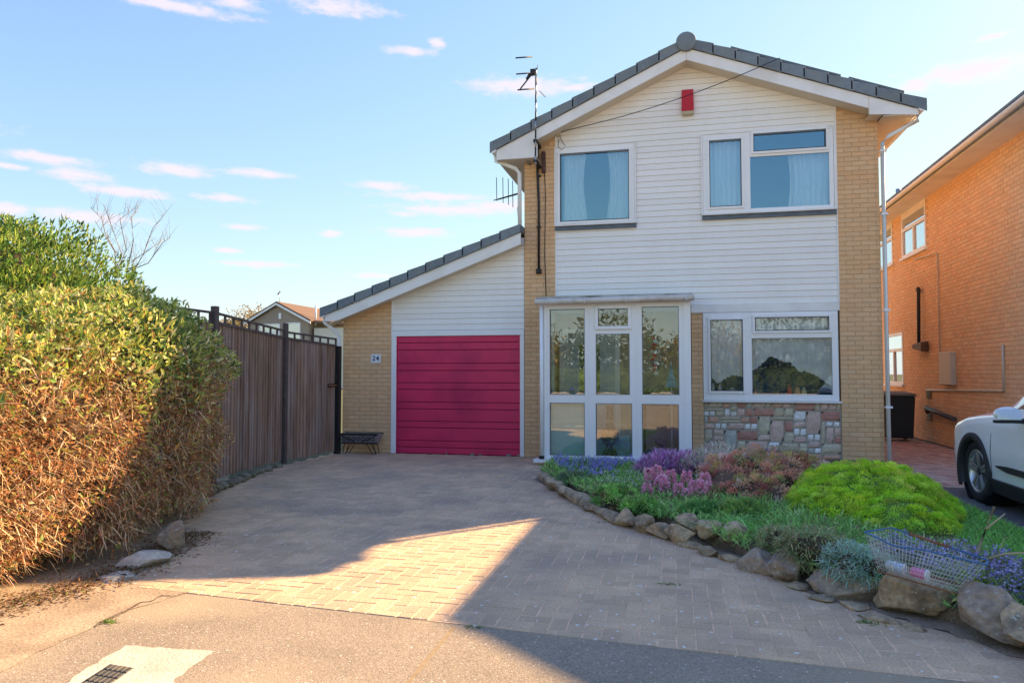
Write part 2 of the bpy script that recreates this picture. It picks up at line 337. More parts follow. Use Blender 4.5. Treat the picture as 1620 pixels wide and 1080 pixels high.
# ================================================================== THE SETTING
def sheet(name, poly, z, m, thick=None):
    mb = MB(); k = mb.pts([(x, y, z) for x, y in poly]); mb.face(range(k, k+len(poly)))
    if thick:
        j = mb.pts([(x, y, z-thick) for x, y in poly]); n = len(poly)
        for i in range(n): mb.face([k+i, j+i, j+(i+1) % n, k+(i+1) % n])
    o = mb.build(name, m); o['kind'] = 'structure'; return o
sheet('ground', [(-400, -400), (400, -400), (400, 400), (-400, 400)], -.06, GROUND)
sheet('road', [(-60, -30), (60, -30), (60, -7.2), (-60, -7.2)], -.005, ASPHALT)
def ragged(P, amp, close=True, step=.07):
    out = []
    for a, b in zip(P, P[1:]+P[:1] if close else P[1:]):
        n = max(1, int(math.hypot(b[0]-a[0], b[1]-a[1])/step))
        for k in range(n): out.append((lerp(a[0], b[0], k/n)+random.gauss(0, amp), lerp(a[1], b[1], k/n)+random.gauss(0, amp)))
    return out if close else out+[P[-1]]
# ---- pavement to the left, drive base, lawn, neighbour drive
sheet('pavement', ragged([tuple(at(*p)[:2]) for p in [(300, 936), (215, 960), (160, 985), (60, 1030), (0, 1062)]], .012, False) + [(-9, -11.5), (-14, -9), (-14, -3), (-6.2, -3), (-4.0, -6.6), (-3.7, -7.4)], -.0018, DUST)
cp = [at(200, 1019), at(338, 1028), at(300, 1056), at(235, 1105), at(60, 1120), at(125, 1062)]
sheet('concrete_patch', ragged([(p.x, p.y) for p in cp], .006, True, .05), -.0035, CONCRETE)
DRIVE = [(-5.95, -.02), (-2.0, -.02), (-2.0, -1.2), (-1.85, -2.55), (-1.22, -3.65), (-.6, -4.8), (-.08, -5.35), (.2, -5.95), (.51, -6.37), (.9, -6.98), (1.17, -7.23), (1.5, -7.55), (1.8, -7.97), (2.6, -8.1), (2.6, -8.31),
         (-3.6, -7.83), (-3.78, -7.3), (-4.0, -6.7), (-4.7, -5.9), (-5.85, -4.0), (-5.97, -1.8)]
sheet('driveway_bed', DRIVE, -.003, PAVSAND)
def inside(x, y, poly):
    c = False; j = len(poly)-1
    for i in range(len(poly)):
        (xi, yi), (xj, yj) = poly[i], poly[j]
        if (yi > y) != (yj > y) and x < (xj-xi)*(y-yi)/(yj-yi)+xi: c = not c
        j = i
    return c
def clip(poly, a, b, c):        # keep a*x+b*y+c >= 0
    out = []
    for i in range(len(poly)):
        p, q = poly[i], poly[(i+1) % len(poly)]; dp, dq = a*p[0]+b*p[1]+c, a*q[0]+b*q[1]+c
        if dp >= 0: out.append(p)
        if (dp >= 0) != (dq >= 0): t = dp/(dp-dq); out.append((p[0]+(q[0]-p[0])*t, p[1]+(q[1]-p[1])*t))
    return out
def block(mb, poly, z0, z1, ch=.004, tilt=(0, 0), c=(0, 0)):
    n = len(poly); cx = sum(p[0] for p in poly)/n; cy = sum(p[1] for p in poly)/n
    def top(x, y, z): return (x, y, z + tilt[0]*(x-cx) + tilt[1]*(y-cy))
    inn = []
    for x, y in poly:
        d = math.hypot(x-cx, y-cy); k = max(0, 1-ch*1.4/d); inn.append((cx+(x-cx)*k, cy+(y-cy)*k))
    a = mb.pts([(x, y, z0) for x, y in poly]); b = mb.pts([top(x, y, z1-ch*.8) for x, y in poly]); t = mb.pts([top(x, y, z1) for x, y in inn])
    for i in range(n):
        j = (i+1) % n; mb.face([a+i, a+j, b+j, b+i]); mb.face([b+i, b+j, t+j, t+i])
    mb.face([t+i for i in range(n)])
def herring(x0, x1, y0, y1, u=.1025, gap=.008):
    g = gap/2
    for i in range(math.floor(x0/u), math.ceil(x1/u)+1):
        for j in range(math.floor(y0/u), math.ceil(y1/u)+1):
            k = (i-j) % 4; x, y = i*u, j*u
            if k == 0: yield (x+g, y+g, x+2*u-g, y+u-g)
            elif k == 3: yield (x+g, y+g, x+u-g, y+2*u-g)
drive = tag(thing('driveway', (-2, -4, 0), None, None), kind='structure')
blocks = []
fa, fb, fc = .0777, 1., 7.83+.0777*3.6     # front edge: y >= -7.83 - .0777 (x+3.6)
for x0, y0, x1, y1 in herring(-6.1, 2.7, -8.5, .1):
    cx, cy = (x0+x1)/2, (y0+y1)/2
    q = [(x0, y0), (x1, y0), (x1, y1), (x0, y1)]
    full = all(fa*x+fb*y+fc >= 0 for x, y in q); near_front = -8.4 < cy < -7.7 and -3.65 < cx < 2.6
    if not (inside(cx, cy, DRIVE) or (near_front and not full)): continue
    if not full:
        q = clip(q, fa, fb, fc)
        if len(q) < 3: continue
        ar = abs(sum(q[i][0]*q[(i+1) % len(q)][1]-q[(i+1) % len(q)][0]*q[i][1] for i in range(len(q))))/2
        if ar < .0012: continue
    vis = (Vector((cx, cy, 0))-Vector(CAM)); ang = math.atan2(vis.x, vis.y)+YAW
    blocks.append((vis.length + (100 if abs(ang) > .64 else 0), q, full, cx, cy, x1-x0 > y1-y0))
blocks.sort(key=lambda b: b[0])
shared = {}
for h in (True, False):
    for kx in range(3):
        mb = MB(); w, d = (.0985, .0472) if h else (.0472, .0985)
        block(mb, [(-w, -d), (w, -d), (w, d), (-w, d)], -.03, (.0, .0012, -.0014)[kx], tilt=((.004, -.003), (-.005, .002), (.002, .006))[kx]); me = mb.mesh('paving_block'); me.materials.append(PAVER); shared[h, kx] = me
rest = MB()
for n, (dist, q, full, cx, cy, hor) in enumerate(blocks):
    if n < 300:
        if full: link('paving_block', shared[hor, random.randrange(3)], None, drive, (cx, cy, 0))
        else:
            mb = MB(); block(mb, q, -.03, random.uniform(-.001, .001)); link('paving_block', mb.mesh('paving_block'), PAVER, drive)
    else: block(rest, q, -.03, random.uniform(-.0015, .0015), tilt=(random.gauss(0, .005), random.gauss(0, .005)))
tag(rest.build('block_paving', PAVER, drive, fix=False), kind='stuff')
# neighbour's drive
nd_ = tag(thing('neighbour_driveway', (4, 1, 0), None, None), kind='structure'); mb = MB(); ed = MB()
for x0, y0, x1, y1 in herring(3.2, 5.2, -1.9, 9.):
    if x0 > 3.2 and x1 < 5.2: block(mb, [(x0, y0), (x1, y0), (x1, y1), (x0, y1)], -.03, random.uniform(-.002, .002))
tag(mb.build('block_paving', NPAVER, nd_, fix=False), kind='stuff')
y = -9.
while y < -.1:
    block(ed, [(2.99, y), (3.19, y), (3.19, y+.098), (2.99, y+.098)], -.05, .006+random.uniform(-.002, .002)); y += .104
tag(ed.build('edging_blocks', mat('grey_edging_block', (.2, .18, .165), .85, .12, 6., .2, 60, rnd=.15), nd_, fix=False), kind='stuff')
sheet('neighbour_driveway_bed', [(3.18, -8.), (8.5, -8.), (8.5, 9), (3.18, 9)], -.012, mat('grey_mortar_bed', (.17, .15, .13), .95))
sheet('tarmac_drive', [(3.19, -9.), (8.4, -9.), (8.4, -1.95), (3.19, -1.95)], -.004, TARMAC)
# lawn and flower bed soil
LAWN = [(2.985, -.3), (2.985, -7.9), (2.6, -7.9), (2.0, -6.6), (2.0, -5.0), (2.2, -3.5), (2.3, -2.)]
sheet('lawn', LAWN, .07, mat('lawn_soil', (.12, .2, .05), .95, .3, 8.), .1)
BED = [(-1.8, -1.15), (-1.72, -2.55), (-1.1, -3.62), (-.5, -4.72), (.02, -5.2), (.3, -5.8), (.62, -6.22), (1.0, -6.8), (1.3, -7.1), (1.6, -7.4), (2.0, -7.8), (2.9, -7.9), (2.85, -6.75), (2.3, -6.2), (2.3, -4.6), (2.45, -3.4), (2.75, -2), (3.15, -.05), (.3, -.05), (.3, -1.15)]
sheet('flower_bed', BED, .09, SOIL, .12)
EDGE = [(-1.85, -1.3), (-1.84, -2.58), (-1.21, -3.68), (-.59, -4.83), (-.07, -5.38), (.21, -5.98), (.52, -6.4), (.91, -7.01), (1.18, -7.26), (1.51, -7.58), (1.82, -8.0), (2.6, -8.12)]
dirt_in = [(x+.3, y+.2) for x, y in EDGE]
sheet('dirt_strip', ragged(EDGE, .02, False)+dirt_in[::-1], .0025, mat('stone_foot_dirt', (.32, .24, .17), .95, .3, 8., .3, 60., 1., 60))
# grass blades on the lawn
n = 22000; gx = rng.uniform(1.8, 2.98, n); gy = rng.uniform(-6.6, -.4, n); ok = np.array([inside(a, b, LAWN) for a, b in zip(gx, gy)]); gx, gy = gx[ok], gy[ok]; n = len(gx)
o = link('lawn_grass', blades_mesh('lawn_grass', np.stack([gx, gy, np.full(n, .07)], 1), np.stack([rng.normal(0, .35, n), rng.normal(0, .35, n), np.ones(n)], 1), rng.uniform(.03, .07, n), .006, pick([(.28, .62, .12, 3), (.38, .72, .16, 2), (.2, .48, .08, 1)], n), seg=2), LEAF); tag(o, kind='stuff')

# ================================================================== THE HOUSE
def cells(x0, x1, z0, z1, holes):
    xs = sorted({x0, x1, *[min(max(v, x0), x1) for h in holes for v in h[:2]]}); zs = sorted({z0, z1, *[min(max(v, z0), z1) for h in holes for v in h[2:]]})
    for a, b in zip(xs, xs[1:]):
        for c, d in zip(zs, zs[1:]):
            mx, mz = (a+b)/2, (c+d)/2
            if b-a > 1e-5 and d-c > 1e-5 and not any(h[0] < mx < h[1] and h[2] < mz < h[3] for h in holes): yield a, b, c, d
def holed(mb, x0, x1, z0, z1, holes, y0, y1):
    for a, b, c, d in cells(x0, x1, z0, z1, holes): mb.box(a, b, y0, y1, c, d)
    return mb
house = thing('detached_house', (.3, 0, 0), 'white clad two-storey house with buff brick pillars, glazed porch and magenta garage door', 'house')
AX = .24
def rt(x): return 6.93 - (.457*(AX-x) if x < AX else .379*(x-AX))     # tile top line of the gable
UW = [(-1.967, -.627, 3.995, 5.342), (.495, 2.51, 4.064, 5.38)]; LW = (.466, 2.527, 1.0, 2.425)
GD = (-4.904, -2.604, 0., 2.1)
DEEP = 8.2
# shell
s = MB()
s.box(-2.53, -1.98, .006, .25, 0, 5.55); s.box(2.558, 3.169, .006, .25, 0, 5.75)
s.box(.285, .462, .006, .25, 0, 2.45)
holed(s, -1.98, 2.558, 2.46, 5.55, UW, .05, .25); s.prism([(-2.53, 5.55), (3.169, 5.551), (3.169, rt(3.169)-.2), (AX, rt(AX)-.2), (-2.53, rt(-2.53)-.2)], .05, .25)
s.box(-5.95, -5.0, .006, .25, 0, 2.5); s.prism([(-5.95, 2.5), (-5.0, 2.5), (-5.0, 2.95), (-5.95, 2.6)], .006, .25)
s.box(-6.0+.056, -5.85, .25, 5.5, 0, 2.45); s.box(-5.95, -2.53, 5.3, 5.5, 0, 2.45)
s.box(-2.53+.006, -2.33, .25, DEEP, 0, 5.3); s.box(3.0, 3.169-.006, .25, DEEP, 0, 5.4); s.box(-2.53, 3.169, DEEP-.2, DEEP, 0, 5.4)
s.prism([(-2.53, 5.3), (3.169, 5.4), (AX, rt(AX)-.2)], DEEP-.2, DEEP)
s.box(-1.98, .3, .2, .25, 0, 2.46)   # wall inside the porch, behind the inner door
s.box(.46, 2.56, .05, .25, 0, .985)
s.build('wall', MORTAR, house)
# brick courses --------------------------------------------------------
allb = []   # (key, axis, pos, size)
def bricks(x0, x1, z0, z1, topf=None, par=0):
    z = z0; r = par
    while z + .065 <= z1+1e-6:
        x = x0 - (.1125 if r % 2 else 0)
        while x < x1-.01:
            a, b = max(x, x0), min(x+.215, x1)
            if b-a > .035 and (topf is None or z+.065 < topf((a+b)/2)): allb.append(((a+b)/2, z+.0325, round(b-a, 3)))
            x += .225
        z += .075; r += 1
bricks(-2.53, -1.98, .0, 5.75, lambda x: rt(x)-.36); bricks(2.558, 3.169, .0, 5.85, lambda x: rt(x)-.36, 1)
bricks(.285, .462, 0., 2.45); bricks(-5.95, -5.0, 0, 3.0, lambda x: 2.72+.372*(x+5.56)-.01, 1)
allb.sort(key=lambda b: (Vector((b[0], 0, b[1]))-Vector(CAM)).length + (0 if b[0] > 2.5 else 30 if b[0] < -5 and b[1] > .0 else 60))
bm_cache = {}
def brickmesh(w, m=None, h=.0325, ax='y', pr=.0, name='brick'):
    k = (w, ax, name)
    if k in bm_cache: return bm_cache[k]
    mb = MB(); hw = w/2; c = .003
    V = [(-hw, .01, -h), (hw, .01, -h), (hw, .01, h), (-hw, .01, h), (-hw, -.0+c, -h), (hw, c, -h), (hw, c, h), (-hw, c, h), (-hw+c, 0, -h+c), (hw-c, 0, -h+c), (hw-c, 0, h-c), (-hw+c, 0, h-c)]
    if ax == 'x': V = [(y, -x, z) for x, y, z in V]      # facing -x
    if ax == '-x': V = [(-y, x, z) for x, y, z in V]
    n = mb.pts(V)
    for q in ((0, 1, 5, 4), (1, 2, 6, 5), (2, 3, 7, 6), (3, 0, 4, 7), (4, 5, 9, 8), (5, 6, 10, 9), (6, 7, 11, 10), (7, 4, 8, 11), (8, 9, 10, 11)): mb.face([n+i for i in q])
    me = mb.mesh(name); bm_cache[k] = me
    if m: me.materials.append(m)
    return me
def np_bricks(name, items, m, parent, ax='y'):
    Vs, Fs, base = [], [], 0; F0 = np.array([(0, 1, 5, 4), (1, 2, 6, 5), (2, 3, 7, 6), (3, 0, 4, 7), (4, 5, 9, 8), (5, 6, 10, 9), (6, 7, 11, 10), (7, 4, 8, 11), (8, 9, 10, 11)])
    for (p, w) in items:
        me = brickmesh(w, None, ax=ax, name='tmp'); V = np.array([v.co[:] for v in me.vertices]) + np.array(p); Vs.append(V); Fs.append(F0+base); base += len(V)
    o = link(name, np_mesh(name, np.concatenate(Vs), np.concatenate(Fs)), m, parent); tag(o, kind='stuff'); return o
for n, (x, z, w) in enumerate(allb[:300]):
    link('brick', brickmesh(w, BUFF), None, house, (x, random.uniform(-.0015, .0015), z))
np_bricks('brickwork', [((x, random.uniform(-.0015, .0015), z), w) for x, z, w in allb[300:]], BUFF, house)
def side_bricks(name, X, y0, y1, z0, z1, m, parent, ax, holes=()):
    it = []; z = z0; r = 0
    while z+.065 < z1:
        y = y0 - (.1125 if r % 2 else 0)
        while y < y1-.01:
            a, b = max(y, y0), min(y+.215, y1)
            if b-a > .04 and not any(h[0] < (a+b)/2 < h[1] and h[2] < z+.03 < h[3] for h in holes): it.append(((X+random.uniform(-.0015, .0015), (a+b)/2, z+.0325), round(b-a, 2)))
            y += .225
        z += .075; r += 1
    return it
np_bricks('side_brickwork', side_bricks('', 3.169, .02, DEEP, 0, 5.38, BUFF, house, '-x'), BUFF, house, '-x')
np_bricks('side_brickwork', side_bricks('', -2.53, .02, DEEP, 2.6, 5.1, BUFF, house, 'x'), BUFF, house, 'x')
np_bricks('side_brickwork', side_bricks('', -5.95, .02, 5.5, 0, 2.4, BUFF, house, 'x'), BUFF, house, 'x')
# cladding -------------------------------------------------------------
clad = holed(MB(), -1.98, 2.558, 2.46, 5.55, UW, .03, .048)
clad.prism([(-1.98, 5.551), (2.558, 5.551), (2.558, rt(2.558)-.25), (AX, rt(AX)-.25), (-1.98, rt(-1.98)-.25)], .03, .048)
clad.prism([(-4.99, 2.18), (-2.535, 2.18), (-2.535, 3.72), (-4.99, 2.85)], .03, .048)
clad = clad.build('cladding', SIDEBACK, house)
def plank(x0, x1, z0, z1, holes, topf=None):
    yf, yb = .012, .022; segs = [(x0, x1)]; zm = (z0+z1)/2
    for h in holes:
        if h[2] < zm < h[3]:
            ns = []
            for a, b in segs:
                if h[0] > a: ns.append((a, min(b, h[0])))
                if h[1] < b: ns.append((max(a, h[1]), b))
            segs = ns
    for a, b in segs:
        if topf: (at_, bt), (ab, bb) = topf(a, b, z1), topf(a, b, z0)
        else: at_, bt, ab, bb = a, b, a, b
        if bb-ab < .03: continue
        if bt < at_+.004: at_, bt = (at_+bt)/2-.002, (at_+bt)/2+.002
        MB().hexa([(ab, yf, z0), (bb, yf, z0), (bb, .03, z0), (ab, .03, z0), (at_, yb, z1), (bt, yb, z1), (bt, .03, z1), (at_, .03, z1)]).build('plank', SIDING, clad)
def mainclip(a, b, z):
    lim = z+.22; xl = AX-(6.93-lim)/.457; xr = AX+(6.93-lim)/.379; return max(a, xl), min(b, xr)
H2 = [(h[0]+.03, h[1]-.03, h[2]+.03, h[3]-.03) for h in UW]
z = 2.565
while z < 6.68:
    plank(-1.975, 2.553, z, z+.096, H2, mainclip); z += .1
def gclip(a, b, z): return max(a, -5.56+(z-2.72)/.372), b
z = 2.21
while z < 3.72:
    plank(-4.985, -2.54, z, z+.096, [], gclip); z += .1
MB().box(.285, 2.556, -.012, .03, 2.43, 2.56).build('lintel_board', WHITE2, clad)
MB().box(-5.0, -4.985, -.004, .05, 2.1, 2.86).build('corner_trim', WHITE, clad)
tr = MB().box(-1.985, -1.965, -.003, .03, 2.56, 5.64); tr.box(2.54, 2.56, -.003, .03, 2.56, 5.78); tr.build('corner_trim', WHITE2, clad)
# windows ---------------------------------------------------------------
def gl(px0, py0, px1, py1, Y=0.): 
    a = at(px0, py0, 1, Y); b = at(px1, py1, 1, Y); c = at(px1, py0, 1, Y); d = at(px0, py1, 1, Y); return ((a.x+d.x)/2, (b.x+c.x)/2, (b.z+d.z)/2, (a.z+c.z)/2)
def window(outer, panes, y=0., sill='white', name='window', glass=GLASSU, parent=house, room=(1.3, ROOM), fr=WHITE):
    x0, x1, z0, z1 = outer
    w = holed(MB(), x0, x1, z0, z1, [p[0] for p in panes], y-.012, y+.06).build(name, fr, parent); bevel(w, .004, 1)
    for (a, b, c, d), sash in panes:
        if sash:
            e = .042; q = bevel(holed(MB(), a-e, b+e, c-e, d+e, [(a+.004, b-.004, c+.004, d-.004)], y-.034, y-.0125).build('sash', fr, w), .006, 2)
            gk = holed(MB(), a-.002, b+.002, c-.002, d+.002, [(a+.008, b-.008, c+.008, d-.008)], y-.036, y-.0345).build('gasket', BLACK, w)
        MB().box(a, b, y+.012, y+.018, c, d).build('pane', glass, w)
    if sill == 'lead':
        k = MB(); k.hexa([(x0-.02, y-.03, z0-.1), (x1+.03, y-.03, z0-.1), (x1+.03, y+.008, z0-.1), (x0-.02, y+.008, z0-.1), (x0-.02, y-.016, z0-.005), (x1+.03, y-.016, z0-.005), (x1+.03, y+.008, z0-.005), (x0-.02, y+.008, z0-.005)]); k.build('lead_flashing', LEAD, w)
    MB().box(x0-.02, x1+.03, y-.06, y+.05, z0-.03, z0-.003).build('sill', WHITE2, w)
    if sill == 'lead':
        k = MB(); k.box(x0-.025, x1+.025, y-.022, y+.0, z1+.002, z1+.03); k.box(x0-.03, x0-.003, y-.02, y+0, z0, z1); k.box(x1+.003, x1+.03, y-.02, y, z0, z1); k.build('trim', WHITE2, w)
    if room:
        D_, m = room; r = MB(); X0, X1, Z0, Z1 = x0-.3, x1+.3, z0-.75, z1+.12; r.box(X0, X1, D_, D_+.05, Z0, Z1); r.box(X0-.05, X0, .26, D_, Z0, Z1); r.box(X1, X1+.05, .26, D_, Z0, Z1); r.box(X0, X1, .26, D_, Z1, Z1+.05); r.box(X0, X1, .26, D_, Z0-.05, Z0)
        r.build('room', m, w)
    return w
window(UW[0], [(gl(886.5, 241, 995, 349), True)], sill='lead', glass=GLASST)
window(UW[1], [(gl(1122.5, 222, 1172.5, 327), True), (gl(1191.7, 209, 1306, 237), True), (gl(1187, 245, 1312, 327), False)], sill='lead', glass=GLASST)
window(LW, [(gl(1124.4, 506, 1175, 618), True), (gl(1194.4, 501.5, 1311, 522.5), True), (gl(1189.7, 534.4, 1316.7, 624), False)], sill='w')
# curtains ----------------------------------------------------------------
def curtain(name, x0, x1, z0, z1, y, label, m=CURT, pl=9., top_in=0., bot=None, amp=.025):
    nx, nz = 70, 24; V, F = [], []
    for j in range(nz+1):
        t = j/nz
        for i in range(nx+1):
            u = i/nx; zb = bot(lerp(x0, x1, u)) if bot else z0
            zz = lerp(z1, zb, t); gather = 1-top_in*math.sin(math.pi*min(1, t*1.1))*.5
            xx = x0 + (x1-x0)*u*gather if top_in >= 0 else x1 - (x1-x0)*(1-u)*(1+top_in*math.sin(math.pi*min(1, t*1.1))*.5)
            V.append((xx, y + amp*math.sin(u*pl*6.28+.6*math.sin(t*3+u*5)) + amp*.4*math.sin(u*pl*14+1), zz))
    for j in range(nz):
        for i in range(nx): a = j*(nx+1)+i; F.append((a, a+1, a+nx+2, a+nx+1))
    o = link(name, np_mesh(name, np.array(V), np.array(F), smooth=True), m); o.location = (0, 0, 0); return tag(o, label, 'curtain')
curtain('curtain', -1.86, -1.45, 4.1, 5.3, .16, 'pale blue curtain at the left side of the single-pane upstairs window', top_in=.25)
curtain('curtain', -1.1, -.72, 4.1, 5.3, .16, 'pale blue curtain at the right side of the single-pane upstairs window', top_in=-.25)
curtain('curtain', .55, 1.14, 4.1, 5.3, .16, 'pale curtain filling the narrow left casement of the wide upstairs window', pl=7)
curtain('curtain', 1.85, 2.46, 4.1, 5.0, .16, 'pale blue curtain at the right end of the wide upstairs window', top_in=-.1, pl=7)
def netmat():
    m = mat('white_net_lace', (.96, .97, .96), .8, .01, trans=.0); nt = m.node_tree; L = nt.links; out = nt.nodes['Material Output']; src = out.inputs[0].links[0].from_socket
    g = nd(nt, 'ShaderNodeNewGeometry'); mp = nd(nt, 'ShaderNodeMapping'); mp.inputs['Scale'].default_value = (1, .2, 1); L.new(g.outputs['Position'], mp.inputs[0])
    v = nd(nt, 'ShaderNodeTexVoronoi', feature='SMOOTH_F1'); v.inputs['Scale'].default_value = 8.; L.new(mp.outputs[0], v.inputs['Vector'])
    n2 = nd(nt, 'ShaderNodeTexNoise'); n2.inputs['Scale'].default_value = 60.; L.new(mp.outputs[0], n2.inputs['Vector'])
    a = nd(nt, 'ShaderNodeMath', operation='MULTIPLY_ADD'); L.new(v.outputs['Distance'], a.inputs[0]); a.inputs[1].default_value = -1.0; L.new(n2.outputs['Fac'], a.inputs[2])
    r = nd(nt, 'ShaderNodeMapRange'); L.new(a.outputs[0], r.inputs['Value']); r.inputs['From Min'].default_value = -.05; r.inputs['From Max'].default_value = .3; r.inputs['To Min'].default_value = .82; r.inputs['To Max'].default_value = .97
    t = nd(nt, 'ShaderNodeBsdfTransparent'); ms = nd(nt, 'ShaderNodeMixShader'); L.new(r.outputs[0], ms.inputs[0]); L.new(t.outputs[0], ms.inputs[1]); L.new(src, ms.inputs[2]); L.new(ms.outputs[0], out.inputs[0]); return m
NET = netmat()
NB = [(1110, 590), (1124, 595), (1136, 607), (1147, 599), (1160, 593), (1175, 596), (1184, 590), (1202, 579), (1219, 563), (1244, 574), (1249, 572), (1266, 589), (1272, 586), (1291, 594), (1316, 611), (1325, 612)]
NB = [tuple(at(px, py, 1, .12))[::2] for px, py in NB]
def netbot(x):
    for (a, za), (b, zb) in zip(NB, NB[1:]):
        if x <= b: return lerp(za, zb, (x-a)/(b-a)) + .012*math.sin(x*90)
    return NB[-1][1]
curtain('net_curtain', .48, 2.5, 1.2, 2.42, .12, 'white lace net curtain with a scalloped arch in the downstairs window', NET, pl=14, bot=netbot, amp=.012)
# stone faced panel ---------------------------------------------------------
panel = MB().box(.46, 2.556, .02, .05, .0, .965).build('stone_panel', mat('stone_panel_mortar', (.42, .37, .29), .9, .1, 6.), house)
SC = {'r': (.52, .25, .19), 'p': (.68, .48, .39), 'b': (.62, .52, .36), 'w': (.92, .90, .86), 'g': (.56, .54, .48), 'o': (.68, .40, .27), 'y': (.68, .60, .42)}
SM = {k: mat('facing_stone_'+n, SC[k], .85, .12, 9., .15, 50, .9, 30, rnd=.1, dirt=(.45, .38, .3), dirt_amt=.4, dirt_scale=6) for k, n in zip('rpbwgoy', ['red', 'pink', 'buff', 'white', 'grey', 'orange', 'yellow'])}
SP = [(20,125,60,185,'b'),(64,125,228,185,'b'),(236,125,322,190,'o'),(330,125,398,160,'g'),(330,165,398,225,'b'),(404,125,500,190,'r'),(508,125,576,190,'g'),(582,125,718,180,'p'),(724,125,782,180,'y'),(790,125,918,180,'o'),(924,125,1006,180,'p'),(1010,125,1034,180,'b'),(1042,125,1275,210,'r'),(1282,125,1326,215,'b'),(1334,125,1414,205,'p'),(1422,125,1510,205,'p'),(1516,125,1552,205,'b'),
 (20,192,240,226,'b'),(20,231,76,288,'w'),(82,231,144,288,'w'),(152,231,250,288,'b'),(258,200,320,288,'w'),(328,232,396,290,'w'),(404,198,490,288,'p'),(498,198,580,288,'r'),(588,190,816,284,'r'),(822,188,930,284,'b'),(934,188,1034,284,'y'),(1042,220,1170,330,'w'),(1178,222,1332,480,'p'),(1340,215,1548,330,'r'),
 (20,296,60,372,'g'),(64,296,190,374,'o'),(198,296,436,330,'b'),(198,336,436,364,'y'),(444,300,536,368,'o'),(542,292,630,372,'r'),(638,288,770,500,'y'),(778,290,1034,326,'b'),(778,334,926,582,'p'),(934,344,1030,466,'r'),(1038,344,1170,414,'p'),(1340,340,1382,590,'b'),(1388,340,1466,398,'w'),(1474,340,1540,398,'w'),
 (20,380,140,444,'p'),(148,376,208,444,'w'),(216,376,278,444,'w'),(286,372,478,450,'p'),(486,376,550,448,'w'),(558,376,630,450,'w'),(1038,424,1104,510,'w'),(1110,424,1176,510,'w'),(1388,404,1474,592,'p'),(1480,404,1552,506,'p'),(1480,512,1552,592,'r'),
 (20,450,110,590,'b'),(118,456,240,522,'p'),(118,528,240,592,'p'),(248,460,390,700,'g'),(398,462,630,576,'r'),(638,506,774,578,'p'),(934,474,1034,588,'y'),(1042,518,1172,592,'p'),(1190,492,1254,570,'w'),(1262,492,1326,570,'w'),(1190,576,1318,646,'p'),
 (60,600,242,692,'r'),(398,588,490,700,'y'),(498,586,742,700,'p'),(748,592,876,706,'w'),(884,600,1086,706,'b'),(1092,600,1186,706,'y'),(1194,652,1258,716,'g'),(1264,652,1334,716,'w'),(1340,600,1552,716,'b'),(20,700,400,790,'b'),(408,712,860,780,'b'),(868,722,960,780,'b'),(966,722,1340,788,'o'),(1346,728,1540,784,'o'),(20,796,700,880,'g'),(708,796,1160,880,'g'),(1168,800,1552,880,'g')]
for (a, b, c, d, k) in SP:
    x0, x1 = lerp(.462, 2.552, (a-14)/1544), lerp(.462, 2.552, (c-14)/1544); z1, z0 = .962-(b-122)/795*1.06, max(.0, .962-(d-122)/795*1.06)
    if z1-z0 < .03: continue
    bm = bmesh.new(); bmesh.ops.create_grid(bm, x_segments=6, y_segments=4, size=.5); e = .004; q = random.random()*40
    for v in bm.verts:
        u, w = v.co.x+.5, v.co.y+.5; edge = min(u, 1-u)*(x1-x0), min(w, 1-w)*(z1-z0); ed_ = min(1, min(edge)/.012)
        xx, zz = lerp(x0+e, x1-e, u), lerp(z0+e, z1-e, w)
        v.co = Vector((xx, .02 - ed_*(.018+.012*noise.noise(Vector((xx*9+q, zz*9, 1)))+.008*noise.noise(Vector((xx*30, zz*30, q)))), zz))
    bmesh.ops.recalc_face_normals(bm, faces=bm.faces)
    for f in bm.faces:
        if f.normal.y > 0: f.normal_flip()
    me = bpy.data.meshes.new('stone'); bm.to_mesh(me); bm.free(); link('stone', me, SM[k], panel)
# main roof -----------------------------------------------------------------
roof = MB(); V0, Y1 = -.28, DEEP+.3
for sgn, xe in ((1, -3.0), (-1, 3.7)):
    roof.hexa([(xe, V0, rt(xe)-.14), (AX, V0, rt(AX)-.14), (AX, Y1, rt(AX)-.14), (xe, Y1, rt(xe)-.14), (xe, V0, rt(xe)-.02), (AX, V0, rt(AX)-.02), (AX, Y1, rt(AX)-.02), (xe, Y1, rt(xe)-.02)] if sgn > 0 else
              [(AX, V0, rt(AX)-.14), (xe, V0, rt(xe)-.14), (xe, Y1, rt(xe)-.14), (AX, Y1, rt(AX)-.14), (AX, V0, rt(AX)-.02), (xe, V0, rt(xe)-.02), (xe, Y1, rt(xe)-.02), (AX, Y1, rt(AX)-.02)])
roof = roof.build('roof', TILE, house)
def verge(xa, xb, f, n, parent, y=-.335, th=.18, back=.1):
    """overlapping verge tiles from the eave xa up to xb"""
    for i in range(n):
        a, b = lerp(xa, xb, i/n), lerp(xa, xb, (i+1)/n); sg = 1 if xb > xa else -1; ov = .035*sg
        up = .0 ; lo = .012
        P = [(a-ov, f(a-ov)-th), (b, f(b)-th+lo*1.0), (b, f(b)-.016), (a-ov, f(a-ov)+.012)]
        mb = MB(); mb.prism(P, y, y+.03); mb.prism([(a-ov, f(a-ov)-.03), (b, f(b)-.045), (b, f(b)-.016), (a-ov, f(a-ov)+.012)], y+.03, y+.34)
        bevel(mb.build('verge_tile', TILE, parent), .008, 2)
verge(-3.04, AX-.06, rt, 9, roof); verge(3.74, AX+.06, rt, 10, roof)
bevel(MB().lathe((AX, -.36, rt(AX)-.085), [(.0, 0), (.15, 0), (.16, .012), (.16, .3)], 26, 'y').build('ridge_cap', TILE, roof), .006)
mb = MB(); 
